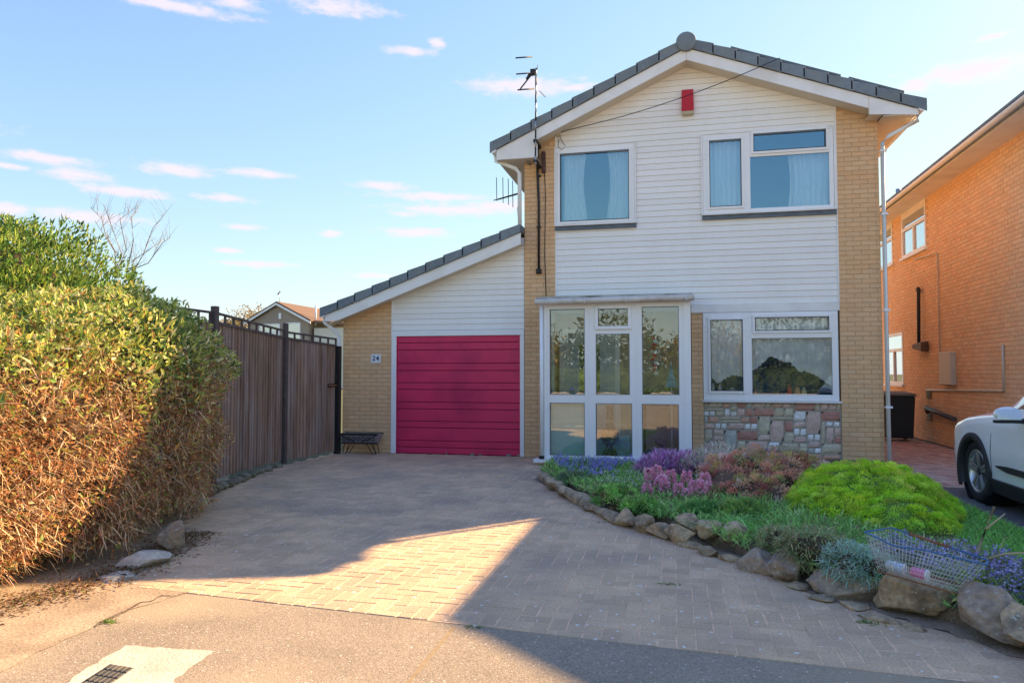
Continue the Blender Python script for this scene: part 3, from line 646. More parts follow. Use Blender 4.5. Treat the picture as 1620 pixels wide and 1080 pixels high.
for k in range(18): mb.lathe((AX, -.05+k*.46, rt(AX)-.07), [(.145, 0), (.15, .01), (.142, .45)], 16, 'y')
tag(mb.build('ridge_tiles', TILE, roof), kind='stuff')
# visible courses of roof tiles (both slopes), real lapped strips
for sgn, xe, nm in ((1, -3.0, 'l'), (-1, 3.7, 'r')):
    mb = MB(); n = 10
    for i in range(n):
        a, b = lerp(xe, AX, i/n), lerp(xe, AX, (i+1)/n)
        for j in range(27):
            y0 = .0+j*.32; mb.hexa([(a, y0, rt(a)-.02), (b, y0, rt(b)-.02), (b, y0+.312, rt(b)-.02), (a, y0+.312, rt(a)-.02), (a, y0, rt(a)+.02), (b, y0, rt(b)-.004), (b, y0+.312, rt(b)-.004), (a, y0+.312, rt(a)+.02)])
    tag(mb.build('roof_tiles', TILE, roof), kind='stuff')
# solar panels low on the right slope
for xa, xb, y0, lab in ((.95, 2.6, -.2, 'low dark solar panel on the right roof slope, the one nearer the ridge'), (2.72, 3.5, -.2, 'low dark solar panel on the right roof slope, the one nearer the gutter')):
    t = thing('solar_panel', ((xa+xb)/2, y0, rt((xa+xb)/2)), lab, 'solar panel', 'solar panels on the roof')
    f = lambda x: rt(x)+.06
    MB().hexa([(xa, y0, f(xa)), (xb, y0, f(xb)), (xb, y0+1.6, f(xb)), (xa, y0+1.6, f(xa)), (xa, y0, f(xa)+.035), (xb, y0, f(xb)+.035), (xb, y0+1.6, f(xb)+.035), (xa, y0+1.6, f(xa)+.035)]).build('frame', mat('panel_frame', (.12, .14, .16), .4), t)
    MB().hexa([(xa+.03, y0+.03, f(xa)+.037), (xb-.03, y0+.03, f(xb)+.037), (xb-.03, y0+1.57, f(xb)+.037), (xa+.03, y0+1.57, f(xa)+.037), (xa+.03, y0+.03, f(xa)+.04), (xb-.03, y0+.03, f(xb)+.04), (xb-.03, y0+1.57, f(xb)+.04), (xa+.03, y0+1.57, f(xa)+.04)]).build('cell', mat('solar_cell', (.03, .045, .07), .2), t)
    mb = MB()
    for q in (.12, .5, .88):
        x = lerp(xa, xb, q); mb.box(x-.03, x+.03, y0+.05, y0+.12, rt(x)-.01, f(x)+.01)
    mb.build('bracket', ALU, t)
# bargeboards, soffits
bb = MB(); T, Hh = -.18, .19
bb.prism([(-2.96, rt(-2.96)+T), (AX, rt(AX)+T), (AX, rt(AX)+T-Hh), (-2.24, rt(-2.24)+T-Hh), (-2.24, 5.115), (-2.96, 5.115)], -.3, -.275)
bb.build('bargeboard', WHITE2, roof)
bb = MB().prism([(AX+.004, rt(AX)+T), (3.66, rt(3.66)+T), (3.66, 5.37), (2.97, 5.43), (2.97, rt(2.97)+T-Hh), (AX+.004, rt(AX)+T-Hh)], -.3, -.275)
bb.build('bargeboard', WHITE2, roof)
MB().box(2.965, 2.975, -.304, -.3, 5.43, rt(2.97)+T).build('board_joint', SOFFIT, roof)
sf = MB()
for xa, xb in ((-2.5, AX), (AX, 3.1)):
    sf.hexa([(xa, -.274, rt(xa)-.36), (xb, -.274, rt(xb)-.36), (xb, .045, rt(xb)-.36), (xa, .045, rt(xa)-.36), (xa, -.274, rt(xa)-.34), (xb, -.274, rt(xb)-.34), (xb, .045, rt(xb)-.34), (xa, .045, rt(xa)-.34)])
sf.box(-2.94, -2.535, -.274, DEEP, 5.12, 5.135); sf.box(3.175, 3.62, -.274, DEEP, 5.385, 5.4)
sf.box(-2.535, -2.26, -.274, -.004, 5.12, 5.135); sf.box(2.98, 3.174, -.274, -.004, 5.42, 5.435)
sf.build('soffit', SOFFIT, roof)
fa_ = MB(); fa_.box(-2.965, -2.942, -.27, DEEP, 5.115, 5.33); fa_.box(3.625, 3.65, -.27, DEEP, 5.375, 5.5); fa_.build('fascia', WHITE2, roof)
def gutter(x, y0, y1, z, r=.055, name='gutter', parent=roof, m=WHITE):
    mb = MB(); n = 10; A, B = [], []
    for (yy, L_) in ((y0, A), (y1, B)):
        for i in range(n+1): a = math.pi + math.pi*i/n; L_.append((x+r*math.cos(a), yy, z+r*math.sin(a)))
        for i in range(n+1)[::-1]: a = math.pi + math.pi*i/n; L_.append((x+(r-.006)*math.cos(a), yy, z+(r-.006)*math.sin(a)))
    k = mb.pts(A+B); N = len(A)
    for i in range(N): j = (i+1) % N; mb.face([k+i, k+j, k+N+j, k+N+i])
    mb.face([k+i for i in range(n+1)]); mb.build(name, m, parent)
gutter(-3.02, -.33, DEEP, 5.29); gutter(3.71, -.33, DEEP, 5.47)
dp = mat('white_downpipe', (.9, .9, .88), .4, .03)
MB().tube([(-3.02, -.12, 5.24), (-3.02, -.12, 5.16), (-2.66, -.1, 5.0), (-2.6, -.08, 4.92), (-2.6, -.06, 3.98)], .036, 12).build('downpipe', dp, roof)
MB().tube([(3.7, -.15, 5.42), (3.7, -.15, 5.33), (3.3, -.07, 5.14), (3.215, -.05, 5.05), (3.215, -.05, .05)], .032, 12).build('downpipe', dp, roof)
mb = MB(); [mb.box(3.175, 3.27, -.09, -.0, zz, zz+.03) for zz in (.9, 2.4, 3.9, 4.9)]; mb.build('pipe_clip', WHITE, roof)
# garage roof ------------------------------------------------------------------
def gt(x): return 4.02+.372*(x+2.5)
GY = 5.6
gr = MB().hexa([(-6.18, -.2, gt(-6.18)-.13), (-2.54, -.2, gt(-2.54)-.13), (-2.54, GY, gt(-2.54)-.13), (-6.18, GY, gt(-6.18)-.13), (-6.18, -.2, gt(-6.18)-.02), (-2.54, -.2, gt(-2.54)-.02), (-2.54, GY, gt(-2.54)-.02), (-6.18, GY, gt(-6.18)-.02)]).build('garage_roof', TILE, house)
verge(-6.25, -2.545, gt, 11, gr, y=-.285, th=.165)
mb = MB()
for i in range(11):
    a, b = lerp(-6.2, -2.56, i/11), lerp(-6.2, -2.56, (i+1)/11)
    for j in range(17): y0 = .07+j*.32; mb.hexa([(a, y0, gt(a)-.02), (b, y0, gt(b)-.02), (b, y0+.312, gt(b)-.02), (a, y0+.312, gt(a)-.02), (a, y0, gt(a)+.02), (b, y0, gt(b)-.004), (b, y0+.312, gt(b)-.004), (a, y0+.312, gt(a)+.02)])
tag(mb.build('roof_tiles', TILE, gr), kind='stuff')
MB().prism([(-6.19, gt(-6.19)-.16), (-2.545, gt(-2.545)-.16), (-2.545, gt(-2.545)-.36), (-5.95, gt(-5.95)-.35), (-6.19, gt(-6.0)-.34)], -.25, -.225).build('bargeboard', WHITE2, gr)
MB().hexa([(-6.15, -.224, gt(-6.15)-.345), (-2.545, -.224, gt(-2.545)-.345), (-2.545, .03, gt(-2.545)-.345), (-6.15, .03, gt(-6.15)-.345), (-6.15, -.224, gt(-6.15)-.33), (-2.545, -.224, gt(-2.545)-.33), (-2.545, .03, gt(-2.545)-.33), (-6.15, .03, gt(-6.15)-.33)]).build('soffit', SOFFIT, gr)
gutter(-6.24, -.28, GY, 2.5, parent=gr)
MB().tube([(-6.24, -.16, 2.45), (-6.24, -.16, 2.36), (-6.05, -.1, 2.2), (-6.0, -.07, 2.1), (-6.0, -.07, .05)], .034, 12).build('downpipe', dp, gr)
# garage door --------------------------------------------------------------------
gd = MB().box(-4.9, -2.61, .03, .06, .0, 2.1).build('garage_door', MAGD, house)
gz = [2.1-(v-529.5)/188.5*2.1 for v in (529.5, 540.3, 552, 573.4, 585, 604.5, 615.4, 635.6, 646.5, 666, 676.4, 697, 707.6, 718)]
for a, b in zip(gz, gz[1:]):
    bevel(MB().box(-4.885, -2.625, .008, .03, b+.006, a-.006).build('panel', MAGENTA, gd), .007, 2)
mb = MB().box(-4.9, -4.886, .0, .03, 0, 2.1); mb.box(-2.624, -2.61, .0, .03, 0, 2.1); mb.build('edge_channel', MAGENTA, gd)
fr = MB().box(-4.995, -4.9, -.012, .1, 0, 2.1); fr.box(-2.61, -2.535, -.012, .1, 0, 2.1); fr.box(-4.995, -2.535, -.016, .1, 2.1, 2.2); bevel(fr.build('garage_door_frame', WHITE, house), .004, 1)
mb = MB()
for x, w in ((-3.95, .02), (-3.5, .07), (-3.34, .03), (-2.85, .08), (-2.66, .05)): mb.box(x, x+w, -.01, .02, 0.0, .035)
mb.build('worn_door_seal', mat('rotted_seal', (.25, .24, .2), .9, .3, 30), house)
# porch ---------------------------------------------------------------------------
PY = -1.0
porch = MB().box(-2.06, .27, PY-.1, PY+.05, 2.55, 2.66); 
porch = holed(MB(), -2.06, .25, .10, 2.53, [gl(870, 489, 925, 624, PY), gl(870, 637, 925, 720, PY), gl(946, 488, 994, 516, PY), gl(943, 528, 996, 624, PY), gl(943, 638, 1000, 721, PY), gl(1016, 485, 1074, 624, PY), gl(1016, 639, 1074, 722, PY)], PY-.005, PY+.06).build('porch', WHITE, house); bevel(porch, .004, 1)
for q, g in (((870, 489, 925, 624), 0), ((870, 637, 925, 720), 1), ((946, 488, 994, 516), 0), ((943, 528, 996, 624), 0), ((943, 638, 1000, 721), 1), ((1016, 485, 1074, 624), 0), ((1016, 639, 1074, 722), 1)):
    a, b, c, d = gl(*q, PY); MB().box(a, b, PY+.02, PY+.026, c, d).build('pane', GLASSL if g and q[0] < 1000 else GLASSP, porch)
    holed(MB(), a-.002, b+.002, c-.002, d+.002, [(a+.007, b-.007, c+.007, d-.007)], PY-.0075, PY-.0055).build('gasket', mat('grey_gasket', (.2, .2, .2), .7, .02) if 'grey_gasket' not in bpy.data.materials else bpy.data.materials['grey_gasket'], porch)
a, b, c, d = gl(946, 488, 994, 516, PY); e = .05
bevel(holed(MB(), a-e, b+e, c-e, d+e, [(a+.004, b-.004, c+.004, d-.004)], PY-.032, PY-.0078).build('sash', WHITE, porch), .007, 2)
# porch mouldings, corner post, sill, roof
bevel(MB().box(-2.0, -1.955, PY-.03, PY-.006, .1, 2.52).build('corner_post', WHITE, porch), .006, 2)
for px in (932, 1008, 1083):
    x = at(px, 600, 1, PY).x; bevel(MB().box(x-.012, x+.012, PY-.012, PY-.0055, .12, 2.5).build('mullion_trim', WHITE, porch), .003, 1)
bevel(MB().box(-2.16, .27, PY-.1, PY+.1, .045, .098).build('sill', WHITE, porch), .006, 2)
MB().box(-2.0, .22, PY-.0, PY+.1, -.02, .044).build('base_brick', BUFF, porch)
MB().tube([(-2.035, PY-.05, 2.5), (-2.035, PY-.05, .13)], .03, 12).build('downpipe', dp, porch)
MB().box(-2.07, -2.0, PY-.09, PY-.02, .1, .15).build('pipe_shoe', BLACK, porch)
PRM = mat('mossy_white_roof', (.8, .78, .72), .7, .05, 3, dirt=(.2, .21, .15), dirt_amt=.85, dirt_scale=3.5, trans=.5)  # translucency added so that skylight brightens the porch interior
rf = MB().hexa([(-2.1, PY-.09, 2.575), (.28, PY-.09, 2.575), (.28, -.02, 2.62), (-2.1, -.02, 2.62), (-2.1, PY-.09, 2.64), (.28, PY-.09, 2.64), (.28, -.02, 2.75), (-2.1, -.02, 2.75)]).build('porch_roof', PRM, porch)
mb = MB(); mb.tube([(-2.12, PY-.14, 2.555), (.3, PY-.14, 2.575)], .045, 12)
for x in (-1.35, -.72, .17): mb.tube([(x, PY-.14, 2.557), (x+.03, PY-.14, 2.558)], .052, 12)
mb.build('gutter', mat('stained_white_gutter', (.7, .66, .6), .5, .06, 4, dirt=(.4, .33, .25), dirt_amt=.6, dirt_scale=5), porch)
MB().box(-2.06, .25, PY-.002, PY+.06, 2.532, 2.575).build('head_board', SOFFIT, porch)
sd_ = MB(); 
for X in (-2.05, .2):
    holed(sd_, PY+.06, 0, .1, 2.53, [(PY+.12, -.06, .2, 1.0), (PY+.12, -.06, 1.1, 2.42)], X, X+.05)
sd_.v = [(y, x, z) for x, y, z in sd_.v]
sd_.build('side_frame', WHITE, porch)
for X in (-2.03, .22): 
    MB().box(X, X+.005, PY+.12, -.06, .2, 2.42).build('pane', GLASSP, porch)
MB().box(-2.0, .22, PY+.1, .0, -.02, .06).build('porch_floor', mat('terracotta_floor', (.3, .14, .09), .6, .1), porch)
MB().box(-1.97, .28, .19, .198, .06, 2.5).build('inner_wall', mat('porch_inner_wall', (.62, .5, .34), .8, .08, 3), porch)
# inner front door
idr = holed(MB(), -1.86, -.98, .08, 2.12, [(-1.6, -1.24, 1.0, 1.95)], .13, .18).build('front_door', PALEW, porch); 
MB().box(-1.6, -1.24, .15, .155, 1.0, 1.95).build('pane', GLASSN, idr); MB().box(-1.85, -1.0, .185, .188, .1, 2.1).build('door_backing', ROOM, idr)
fr = holed(MB(), -1.93, -.9, .06, 2.2, [(-1.86, -.98, .06, 2.12)], .1, .188).build('door_frame', WHITE, porch)

# ================================================================== NEIGHBOUR'S HOUSE
NX, NY0, NY1 = 5.22, -1.0, 9.5
nb = thing('neighbour_house', (NX, 3, 0), 'orange brick house seen end-on down its long side wall, right of the clad house', 'house')
NW = [(4.40, 6.03, 4.08, 5.05), (6.75, 8.2, 4.08, 5.05), (6.12-1.2+1.2, 7.6, 1.16, 2.39)]
w = MB()
for a, b, c, d in cells(NY0, NY1, 0, 5.3, NW): w.box(NX+.006, NX+.25, a, b, c, d)
w.box(NX+.25, 11.5, NY0, NY0+.2, 0, 5.3); w.box(11.3, 11.5, NY0, NY1, 0, 5.3); w.box(NX+.25, 11.3, NY1-.2, NY1, 0, 5.3)
def nt_(x): return 5.28+.375*(x-4.72) if x < 8.36 else 5.28+.375*(12.0-x)
w.prism([(NX+.01, 5.3), (11.5, 5.3), (8.36, nt_(8.36)-.2)], NY0, NY0+.2); w.build('wall', NMORTAR, nb)
it = side_bricks('', NX, NY0, NY1, 0, 5.2, NBRICK, nb, 'x', [(a-.02, b+.02, c-.03, d+.02) for a, b, c, d in NW])
it.sort(key=lambda q: (Vector(q[0])-Vector(CAM)).length + (50 if q[0][1] < .0 or q[0][2] < .35 else 0))
for p, w_ in it[:300]: link('brick', brickmesh(w_, NBRICK, ax='x', name='nbrick'), None, nb, p)
for me in bpy.data.meshes:
    if me.name.startswith('nbrick'): me.name = me.name.replace('nbrick', 'brick')
np_bricks('brickwork', it[300:], NBRICK, nb, 'x')
for (a, b, c, d) in NW:
    wn = MB(); zt = c+(d-c)*.66
    for q in cells(a, b, c, d, [(a+.07, (a+b)/2-.03, c+.07, zt-.03), ((a+b)/2+.03, b-.07, c+.07, zt-.03), (a+.07, b-.07, zt+.04, d-.07)]): wn.box(NX-.012, NX+.05, q[0], q[1], q[2], q[3])
    wn = wn.build('window', WHITE, nb)
    pn = [(a+.07, (a+b)/2-.03, c+.07, zt-.03), ((a+b)/2+.03, b-.07, c+.07, zt-.03), (a+.07, b-.07, zt+.04, d-.07)]
    for k, q in enumerate(pn): MB().box(NX+.02, NX+.026, q[0], q[1], q[2], q[3]).build('pane', GLASSN, wn)
    MB().box(NX-.06, NX+.05, a-.04, b+.04, c-.045, c-.002).build('sill', WHITE, wn)
    if d > 4: MB().box(NX+.3, NX+.32, a-.2, b+.2, c-.1, zt-.05).build('blind', mat('white_roller_blind', (.8, .8, .78), .7, .02) if 'white_roller_blind' not in bpy.data.materials else bpy.data.materials['white_roller_blind'], wn)
    MB().box(NX+1.2, NX+1.25, a-.5, b+.5, c-.5, d+.2).build('room_back', ROOM, wn)
    if d > 4: MB().box(NX-.01, NX+.0, a, b, d+.001, 5.13).build('panel_over_window', WHITE2, wn)
nr = MB()
for (xa, xb) in ((4.72, 8.36), (12.0, 8.36)):
    P = [(xa, -1.32, nt_(xa)-.14), (xb, -1.32, nt_(xb)-.14), (xb, NY1+.2, nt_(xb)-.14), (xa, NY1+.2, nt_(xa)-.14)]; Q = [(x, y, z+.14) for x, y, z in P]
    nr.hexa(P+Q)
nr = nr.build('roof', TILE, nb)
mb = MB()
for j in range(34): y0 = -1.3+j*.32; mb.hexa([(4.69, y0, 5.26), (5.1, y0, 5.41), (5.1, y0+.305, 5.41), (4.69, y0+.305, 5.26), (4.69, y0, 5.3), (5.1, y0, 5.44), (5.1, y0+.305, 5.44), (4.69, y0+.305, 5.3)])
tag(mb.build('eaves_tiles', TILE, nr), kind='stuff')
MB().box(4.8, NX+.1, -1.3, NY1+.2, 5.125, 5.14).build('soffit', WHITE2, nr)
mb = MB()
for y in (1.6, 5.3): mb.box(4.8, NX, y, y+.006, 5.1245, 5.13)
mb.build('soffit_joint', SOFFIT, nr)
MB().box(4.775, 4.8, -1.3, NY1+.2, 5.12, 5.27).build('fascia', WHITE2, nr)
MB().prism([(4.72, nt_(4.72)-.01), (8.36, nt_(8.36)-.01), (12., 5.27), (12., 5.06), (8.36, nt_(8.36)-.25), (4.72, 5.06)], -1.3, -1.27).build('bargeboard', WHITE2, nr)
gutter(4.72, -1.3, NY1+.2, 5.22, parent=nr, r=.06)
MB().tube([(5.9, 8.6, 5.6), (5.9, 8.6, 6.35)], .06, 10).build('flue_pipe', ALU, nr)
cable = mat('white_conduit', (.7, .68, .62), .5, .05)
P_ = lambda px, py: at(px, py, 0, NX-.02)
MB().tube([P_(1446, 411), P_(1483, 400), P_(1487.5, 583)], .014, 6).build('conduit', cable, nb)
MB().tube([P_(1466, 616.5), P_(1588, 618), P_(1586.5, 545)], .018, 6).build('conduit', cable, nb)
a = P_(1458, 458); b = P_(1458.5, 543)
MB().tube([a+Vector((0, .28, .02)), a+Vector((-.06, .02, .03)), a+Vector((-.06, 0, 0)), b+Vector((-.06, 0, .0)), b+Vector((.0, 0, -.06))], .035, 10).build('waste_pipe', BLACK, nb)
a = P_(1461, 549); mb = MB(); mb.hexa([(NX-.16, a.y-.3, a.z-.1), (NX-.01, a.y-.3, a.z-.1), (NX-.01, a.y+.3, a.z-.02), (NX-.16, a.y+.3, a.z-.02), (NX-.16, a.y-.3, a.z+.1), (NX-.01, a.y-.3, a.z+.12), (NX-.01, a.y+.3, a.z+.12), (NX-.16, a.y+.3, a.z+.06)])
bevel(mb.build('hopper_head', mat('brown_hopper', (.14, .075, .045), .6, .2, 8), nb), .02, 2)
a, b = P_(1491.5, 557), P_(1511.5, 609)
bevel(MB().box(NX-.1, NX, b.y, a.y, b.z, a.z).build('meter_box', mat('cream_meter_box', (.62, .55, .45), .5, .04), nb), .012, 2)
for q in ((1468.5, 624), (1469.5, 660)):
    a = P_(*q); mb = MB()
    for k in range(5): mb.box(NX-.022, NX-.001, a.y-.14, a.y+.14, a.z-.07+k*.03, a.z-.055+k*.03)
    mb.build('air_brick', BLACK, nb)
a, b = P_(1469, 645), P_(1515, 663)
MB().tube([a+Vector((0, .03, -.1)), a+Vector((-.05, 0, 0)), b+Vector((-.05, 0, 0))], .045, 10).build('waste_pipe', mat('grey_waste_pipe', (.1, .095, .1), .5), nb)
for xa, xb, z0, z1 in ((6.0, 8.2, 4.05, 5.1), (9.0, 10.4, 4.05, 5.1), (6.0, 8.4, .95, 2.35), (9.4, 10.3, .05, 2.15)):
    ops = [(xa+.08, (xa+xb)/2-.04, z0+.08, z1-.08), ((xa+xb)/2+.04, xb-.08, z0+.08, z1-.08)] if xb-xa > 1 else [(xa+.2, xb-.2, 1.2, 1.9)]
    wn = holed(MB(), xa, xb, z0, z1, ops, NY0-.05, NY0-.002).build('window' if z0 > .5 else 'front_door', WHITE, nb)
    for q in ops: MB().box(q[0], q[1], NY0-.02, NY0-.006, q[2], q[3]).build('pane', GLASSN, wn)
# wheelie bin
bx, by = 4.33, 4.35; wb = thing('wheelie_bin', (bx+.3, by, 0), 'dark wheelie bin with a faded lid against the orange brick side wall', 'bin')
bevel(MB().hexa([(bx+.04, by+.05, .06), (bx+.56, by+.05, .06), (bx+.56, by+.6, .06), (bx+.04, by+.6, .06), (bx, by, .95), (bx+.6, by, .95), (bx+.6, by+.68, .95), (bx, by+.68, .95)]).build('body', BIN, wb), .03, 3)
bevel(MB().hexa([(bx-.03, by-.04, .95), (bx+.63, by-.04, .95), (bx+.63, by+.72, .95), (bx-.03, by+.72, .95), (bx+.0, by-.01, 1.0), (bx+.6, by-.01, 1.0), (bx+.6, by+.7, 1.04), (bx, by+.7, 1.04)]).build('lid', BINLID, wb), .02, 3)
for k in (0, 1): MB().lathe((bx+.06+k*.46, by+.6, .11), [(0, 0), (.11, 0), (.11, .05), (0, .05)], 16, 'x').build('wheel', TYRE, wb)
MB().tube([(bx+.1, by+.74, .9), (bx+.5, by+.74, .9)], .02, 8).build('handle', BLACK, wb)

# ================================================================== SMALL THINGS ON THE FRONT
def lettering(txt, size, loc, m, name, parent=None, depth=.002):
    cu = bpy.data.curves.new(name, 'FONT'); cu.body = txt; cu.size = size; cu.extrude = depth; cu.align_x = 'CENTER'; cu.align_y = 'CENTER'; cu.space_character = 1.15; cu.offset = size*.012
    o = bpy.data.objects.new(name+'_c', cu); COL.objects.link(o); dg = bpy.context.evaluated_depsgraph_get(); me = bpy.data.meshes.new_from_object(o.evaluated_get(dg)); bpy.data.objects.remove(o)
    me.name = name; q = link(name, me, m, parent, loc, rot=(math.pi/2, 0, 0)); return q
a = at(594.5, 567, 1, -.01); ns = thing('number_sign', (a.x, -.01, a.z), 'small white house number plate reading 24 on the garage brickwork', 'house number')
bevel(MB().box(a.x-.095, a.x+.095, -.014, -.001, a.z-.082, a.z+.082).build('plate', mat('white_ceramic', (.82, .82, .8), .25, .01), ns), .003)
lettering('24', .125, (a.x, -.0155, a.z), mat('navy_number', (.02, .035, .12), .4), 'numerals', ns)
# alarm box
x0, x1, z0, z1 = .16, .36, 5.79, 6.16; al = thing('alarm_box', (.26, 0, 5.75), 'red burglar alarm box high on the white gable', 'alarm box')
bevel(MB().hexa([(x0, -.085, z0), (x1, -.085, z0), (x1, .02, z0), (x0, .02, z0), (x0+.005, -.06, z1), (x1-.005, -.06, z1), (x1-.005, .02, z1), (x0+.005, .02, z1)]).build('cover', RED, al), .012, 3)
bevel(MB().hexa([(x0+.01, -.07, z0-.055), (x1-.01, -.07, z0-.055), (x1-.01, .02, z0-.055), (x0+.01, .02, z0-.055), (x0+.0, -.085, z0-.002), (x1, -.085, z0-.002), (x1, .02, z0-.002), (x0, .02, z0-.002)]).build('base', CREAM, al), .006, 2)
# floodlight
a = at(833, 248, 1, -.1); fl = thing('floodlight', (a.x, -.02, a.z), 'small grey floodlight fixed under the left eaves corner', 'light')
GREYM = mat('grey_painted_metal', (.33, .32, .28), .5, .1)
bevel(MB().hexa([(a.x-.09, -.2, a.z-.03), (a.x+.07, -.22, a.z-.03), (a.x+.07, -.08, a.z+.0), (a.x-.09, -.06, a.z+.0), (a.x-.09, -.22, a.z+.08), (a.x+.07, -.24, a.z+.08), (a.x+.07, -.08, a.z+.06), (a.x-.09, -.06, a.z+.06)]).build('lamp_head', GREYM, fl), .01, 2)
MB().box(a.x-.07, a.x+.05, -.232, -.222, a.z-.012, a.z+.065).build('lens', mat('lamp_lens', (.08, .09, .08), .1), fl)
MB().tube([(a.x+.02, -.12, a.z-.02), (a.x+.02, -.1, a.z-.09), (a.x+.04, .0, a.z-.1)], .03, 8).build('sensor', GREYM, fl)
# aerial mast and clamped TV aerial
X = -2.27; ms_ = thing('tv_aerial', (X, -.06, 4.9), 'tall striped aerial mast with a small TV aerial, clamped to the left brick pillar', 'aerial')
Zt = at(846, 108, 1, -.4).z; Xt = at(848, 110, 1, -.4).x
seg = [(X, -.4, 4.98+.0), (X+.0, -.4, 5.9), (Xt, -.4, Zt)]
p0, p1 = Vector((X+.015, -.4, 4.95)), Vector((Xt, -.4, Zt)); n = 11
for k in range(n): MB().tube([lerp(p0, p1, k/n), lerp(p0, p1, (k+1)/n)], .014 if k else .017, 8, smooth=True).build('pole', ALU if k % 2 == 0 else BLACKM, ms_)
mb = MB()
for z in (5.0, 5.35): mb.box(X-.02, X+.045, -.42, -.0, z, z+.04)
mb.build('bracket', BLACKM, ms_)
mb = MB(); A = lambda px, py, y=-.4: at(px, py, 1, y)
for (q, r) in (((816, 92), (842, 90)), ((817, 117.5), (843, 115.5)), ((819, 142.5), (845, 140.5))): mb.tube([A(*q, -.55), A(*r, -.3)], .012, 6)
mb.build('element', BLACKM, ms_)
mb = MB(); mb.tube([A(823, 141), A(846, 112)], .012, 6); mb.tube([A(833, 126), A(838, 117)], .02, 6); mb.box(A(844, 116).x-.05, A(844, 116).x+.03, -.44, -.36, A(844, 116).z-.03, A(844, 116).z+.06); mb.build('boom', BLACKM, ms_)
mb = MB(); mb.tube([A(849, 112), A(851, 103)], .006, 5); mb.tube([A(853, 144), A(863, 154)], .006, 5); mb.build('stay_wire', BLACKM, ms_)
# black down pipe + box and thin cable on pillar
dpipe = thing('cable_duct_pipe', (X, -.04, 3.2), 'thin black plastic duct running down the left brick pillar', 'pipe')
zb = at(852, 428, 1, 0).z; MB().tube([(X-.02, -.03, 5.35), (X-.02, -.03, 4.9), (X-.0, -.03, 4.4), (X-.0, -.03, zb)], .021, 10).build('pipe', BLACK, dpipe)
for z in (4.85, 3.96): MB().box(X-.035, X+.035, -.052, -.001, z, z+.03).build('clip', BLACK, dpipe)
bevel(MB().lathe((X, -.035, zb-.02), [(0, -.045), (.05, -.04), (.05, .04), (0, .045)], 14, 'z').build('end_box', BLACK, dpipe), .005)
tag(MB().box(X+.055, X+.12, -.07, -.001, 4.92, 5.28).build('junction_box', mat('rusty_box', (.1, .05, .04), .7, .3, 20)), 'slim rusty junction box beside the aerial mast bracket', 'box')
tag(MB().tube([(X+.1, -.012, 4.95), (X+.115, -.012, 4.5), (X+.1, -.012, 3.5), (X+.125, -.012, 2.72)], .007, 6).build('wall_cable', BLACK), 'thin dark cable running down the left pillar to the porch roof', 'cable')
pts = [Vector((-1.93, -.02, 5.6))]; e = at(1234, 92, 1, -.42)
for k in range(1, 13): t = k/12; p = lerp(Vector((-1.93, -.08, 5.6)), e, t); p.z -= .12*4*t*(1-t); pts.append(p)
tag(MB().tube(pts, .007, 5).build('telephone_cable', BLACK), 'black telephone wire slung across the white gable', 'cable')
tag(MB().tube([(-1.9, -.015, 5.56), (-1.86, -.02, 5.45), (-1.8, -.02, 5.36), (-1.86, -.02, 5.3), (-1.93, -.02, 5.36), (-1.92, -.02, 5.5)], .005, 5).build('cable_loop', BLACK), 'small loop of spare cable above the single-pane upstairs window', 'cable')
tag(MB().box(-1.96, -1.9, -.04, .0, 5.54, 5.64).build('cable_bracket', CREAM), 'cream bracket holding the telephone wire at the pillar top', 'bracket')
# yagi aerial at the left side wall
ya = thing('yagi_aerial', (-2.6, .3, 4.2), 'fish-bone TV aerial on the left flank just above the garage roof', 'aerial')
B_ = lambda px, py: at(px, py, 1, .35)
MB().tube([B_(822, 268), B_(823, 322)], .013, 8).build('pole', ALU, ya); MB().tube([B_(823, 306), B_(787, 316)], .011, 6).build('boom', BLACKM, ya)
for px, y0, y1 in ((785.5, 281, 318), (795.5, 281, 321), (804, 283, 324), (811, 286, 328)):
    MB().tube([B_(px, y0), B_(px+.5, y1)], .007, 5).build('element', BLACKM, ya)
for k in range(6): q = B_(788+k*5.5, 315-k*1.6); MB().tube([q+Vector((-.05, -.12, -.05)), q+Vector((.05, .12, .05))], .009, 5).build('element', BLACKM, ya)
tag(MB().tube([B_(822, 318), B_(818, 330), B_(820, 345), B_(826, 350)], .006, 5).build('aerial_cable', WHITE), 'short white cable hanging below the fish-bone aerial', 'cable')
# planter by the garage
pl = thing('planter_stand', (-5.46, -.2, 0), 'ornate black iron trough planter on hairpin legs beside the garage', 'planter'); x0, x1, yF, yB, z0, z1 = -5.83, -5.1, -.36, -.12, .20, .36
bevel(MB().hexa([(x0+.04, yF+.03, z0), (x1-.04, yF+.03, z0), (x1-.04, yB-.03, z0), (x0+.04, yB-.03, z0), (x0, yF, z1), (x1, yF, z1), (x1, yB, z1), (x0, yB, z1)]).build('trough', mat('grey_trough', (.26, .23, .24), .6, .2, 20), pl), .008)
mb = MB(); mb.box(x0-.01, x1+.01, yF-.012, yF+.006, z1-.02, z1+.012); mb.box(x0-.01, x1+.01, yB-.0, yB+.01, z1-.02, z1+.012); mb.box(x0+.02, x1-.02, yF+.012, yF+.03, z0-.012, z0+.01)
for k in range(7):
    c = x0+.09+k*.092; mb.tube([(c+.033*math.cos(t*.7), yF+.0, .275+.033*math.sin(t*.7)) for t in range(10)], .006, 5)
mb.tube([(x0+.02, yF, z1-.02), (x0+.3, yF+.01, z0+.02)], .007, 5); mb.tube([(x1-.02, yF, z1-.02), (x1-.3, yF+.01, z0+.02)], .007, 5)
mb.build('scrollwork', BLACKM, pl)
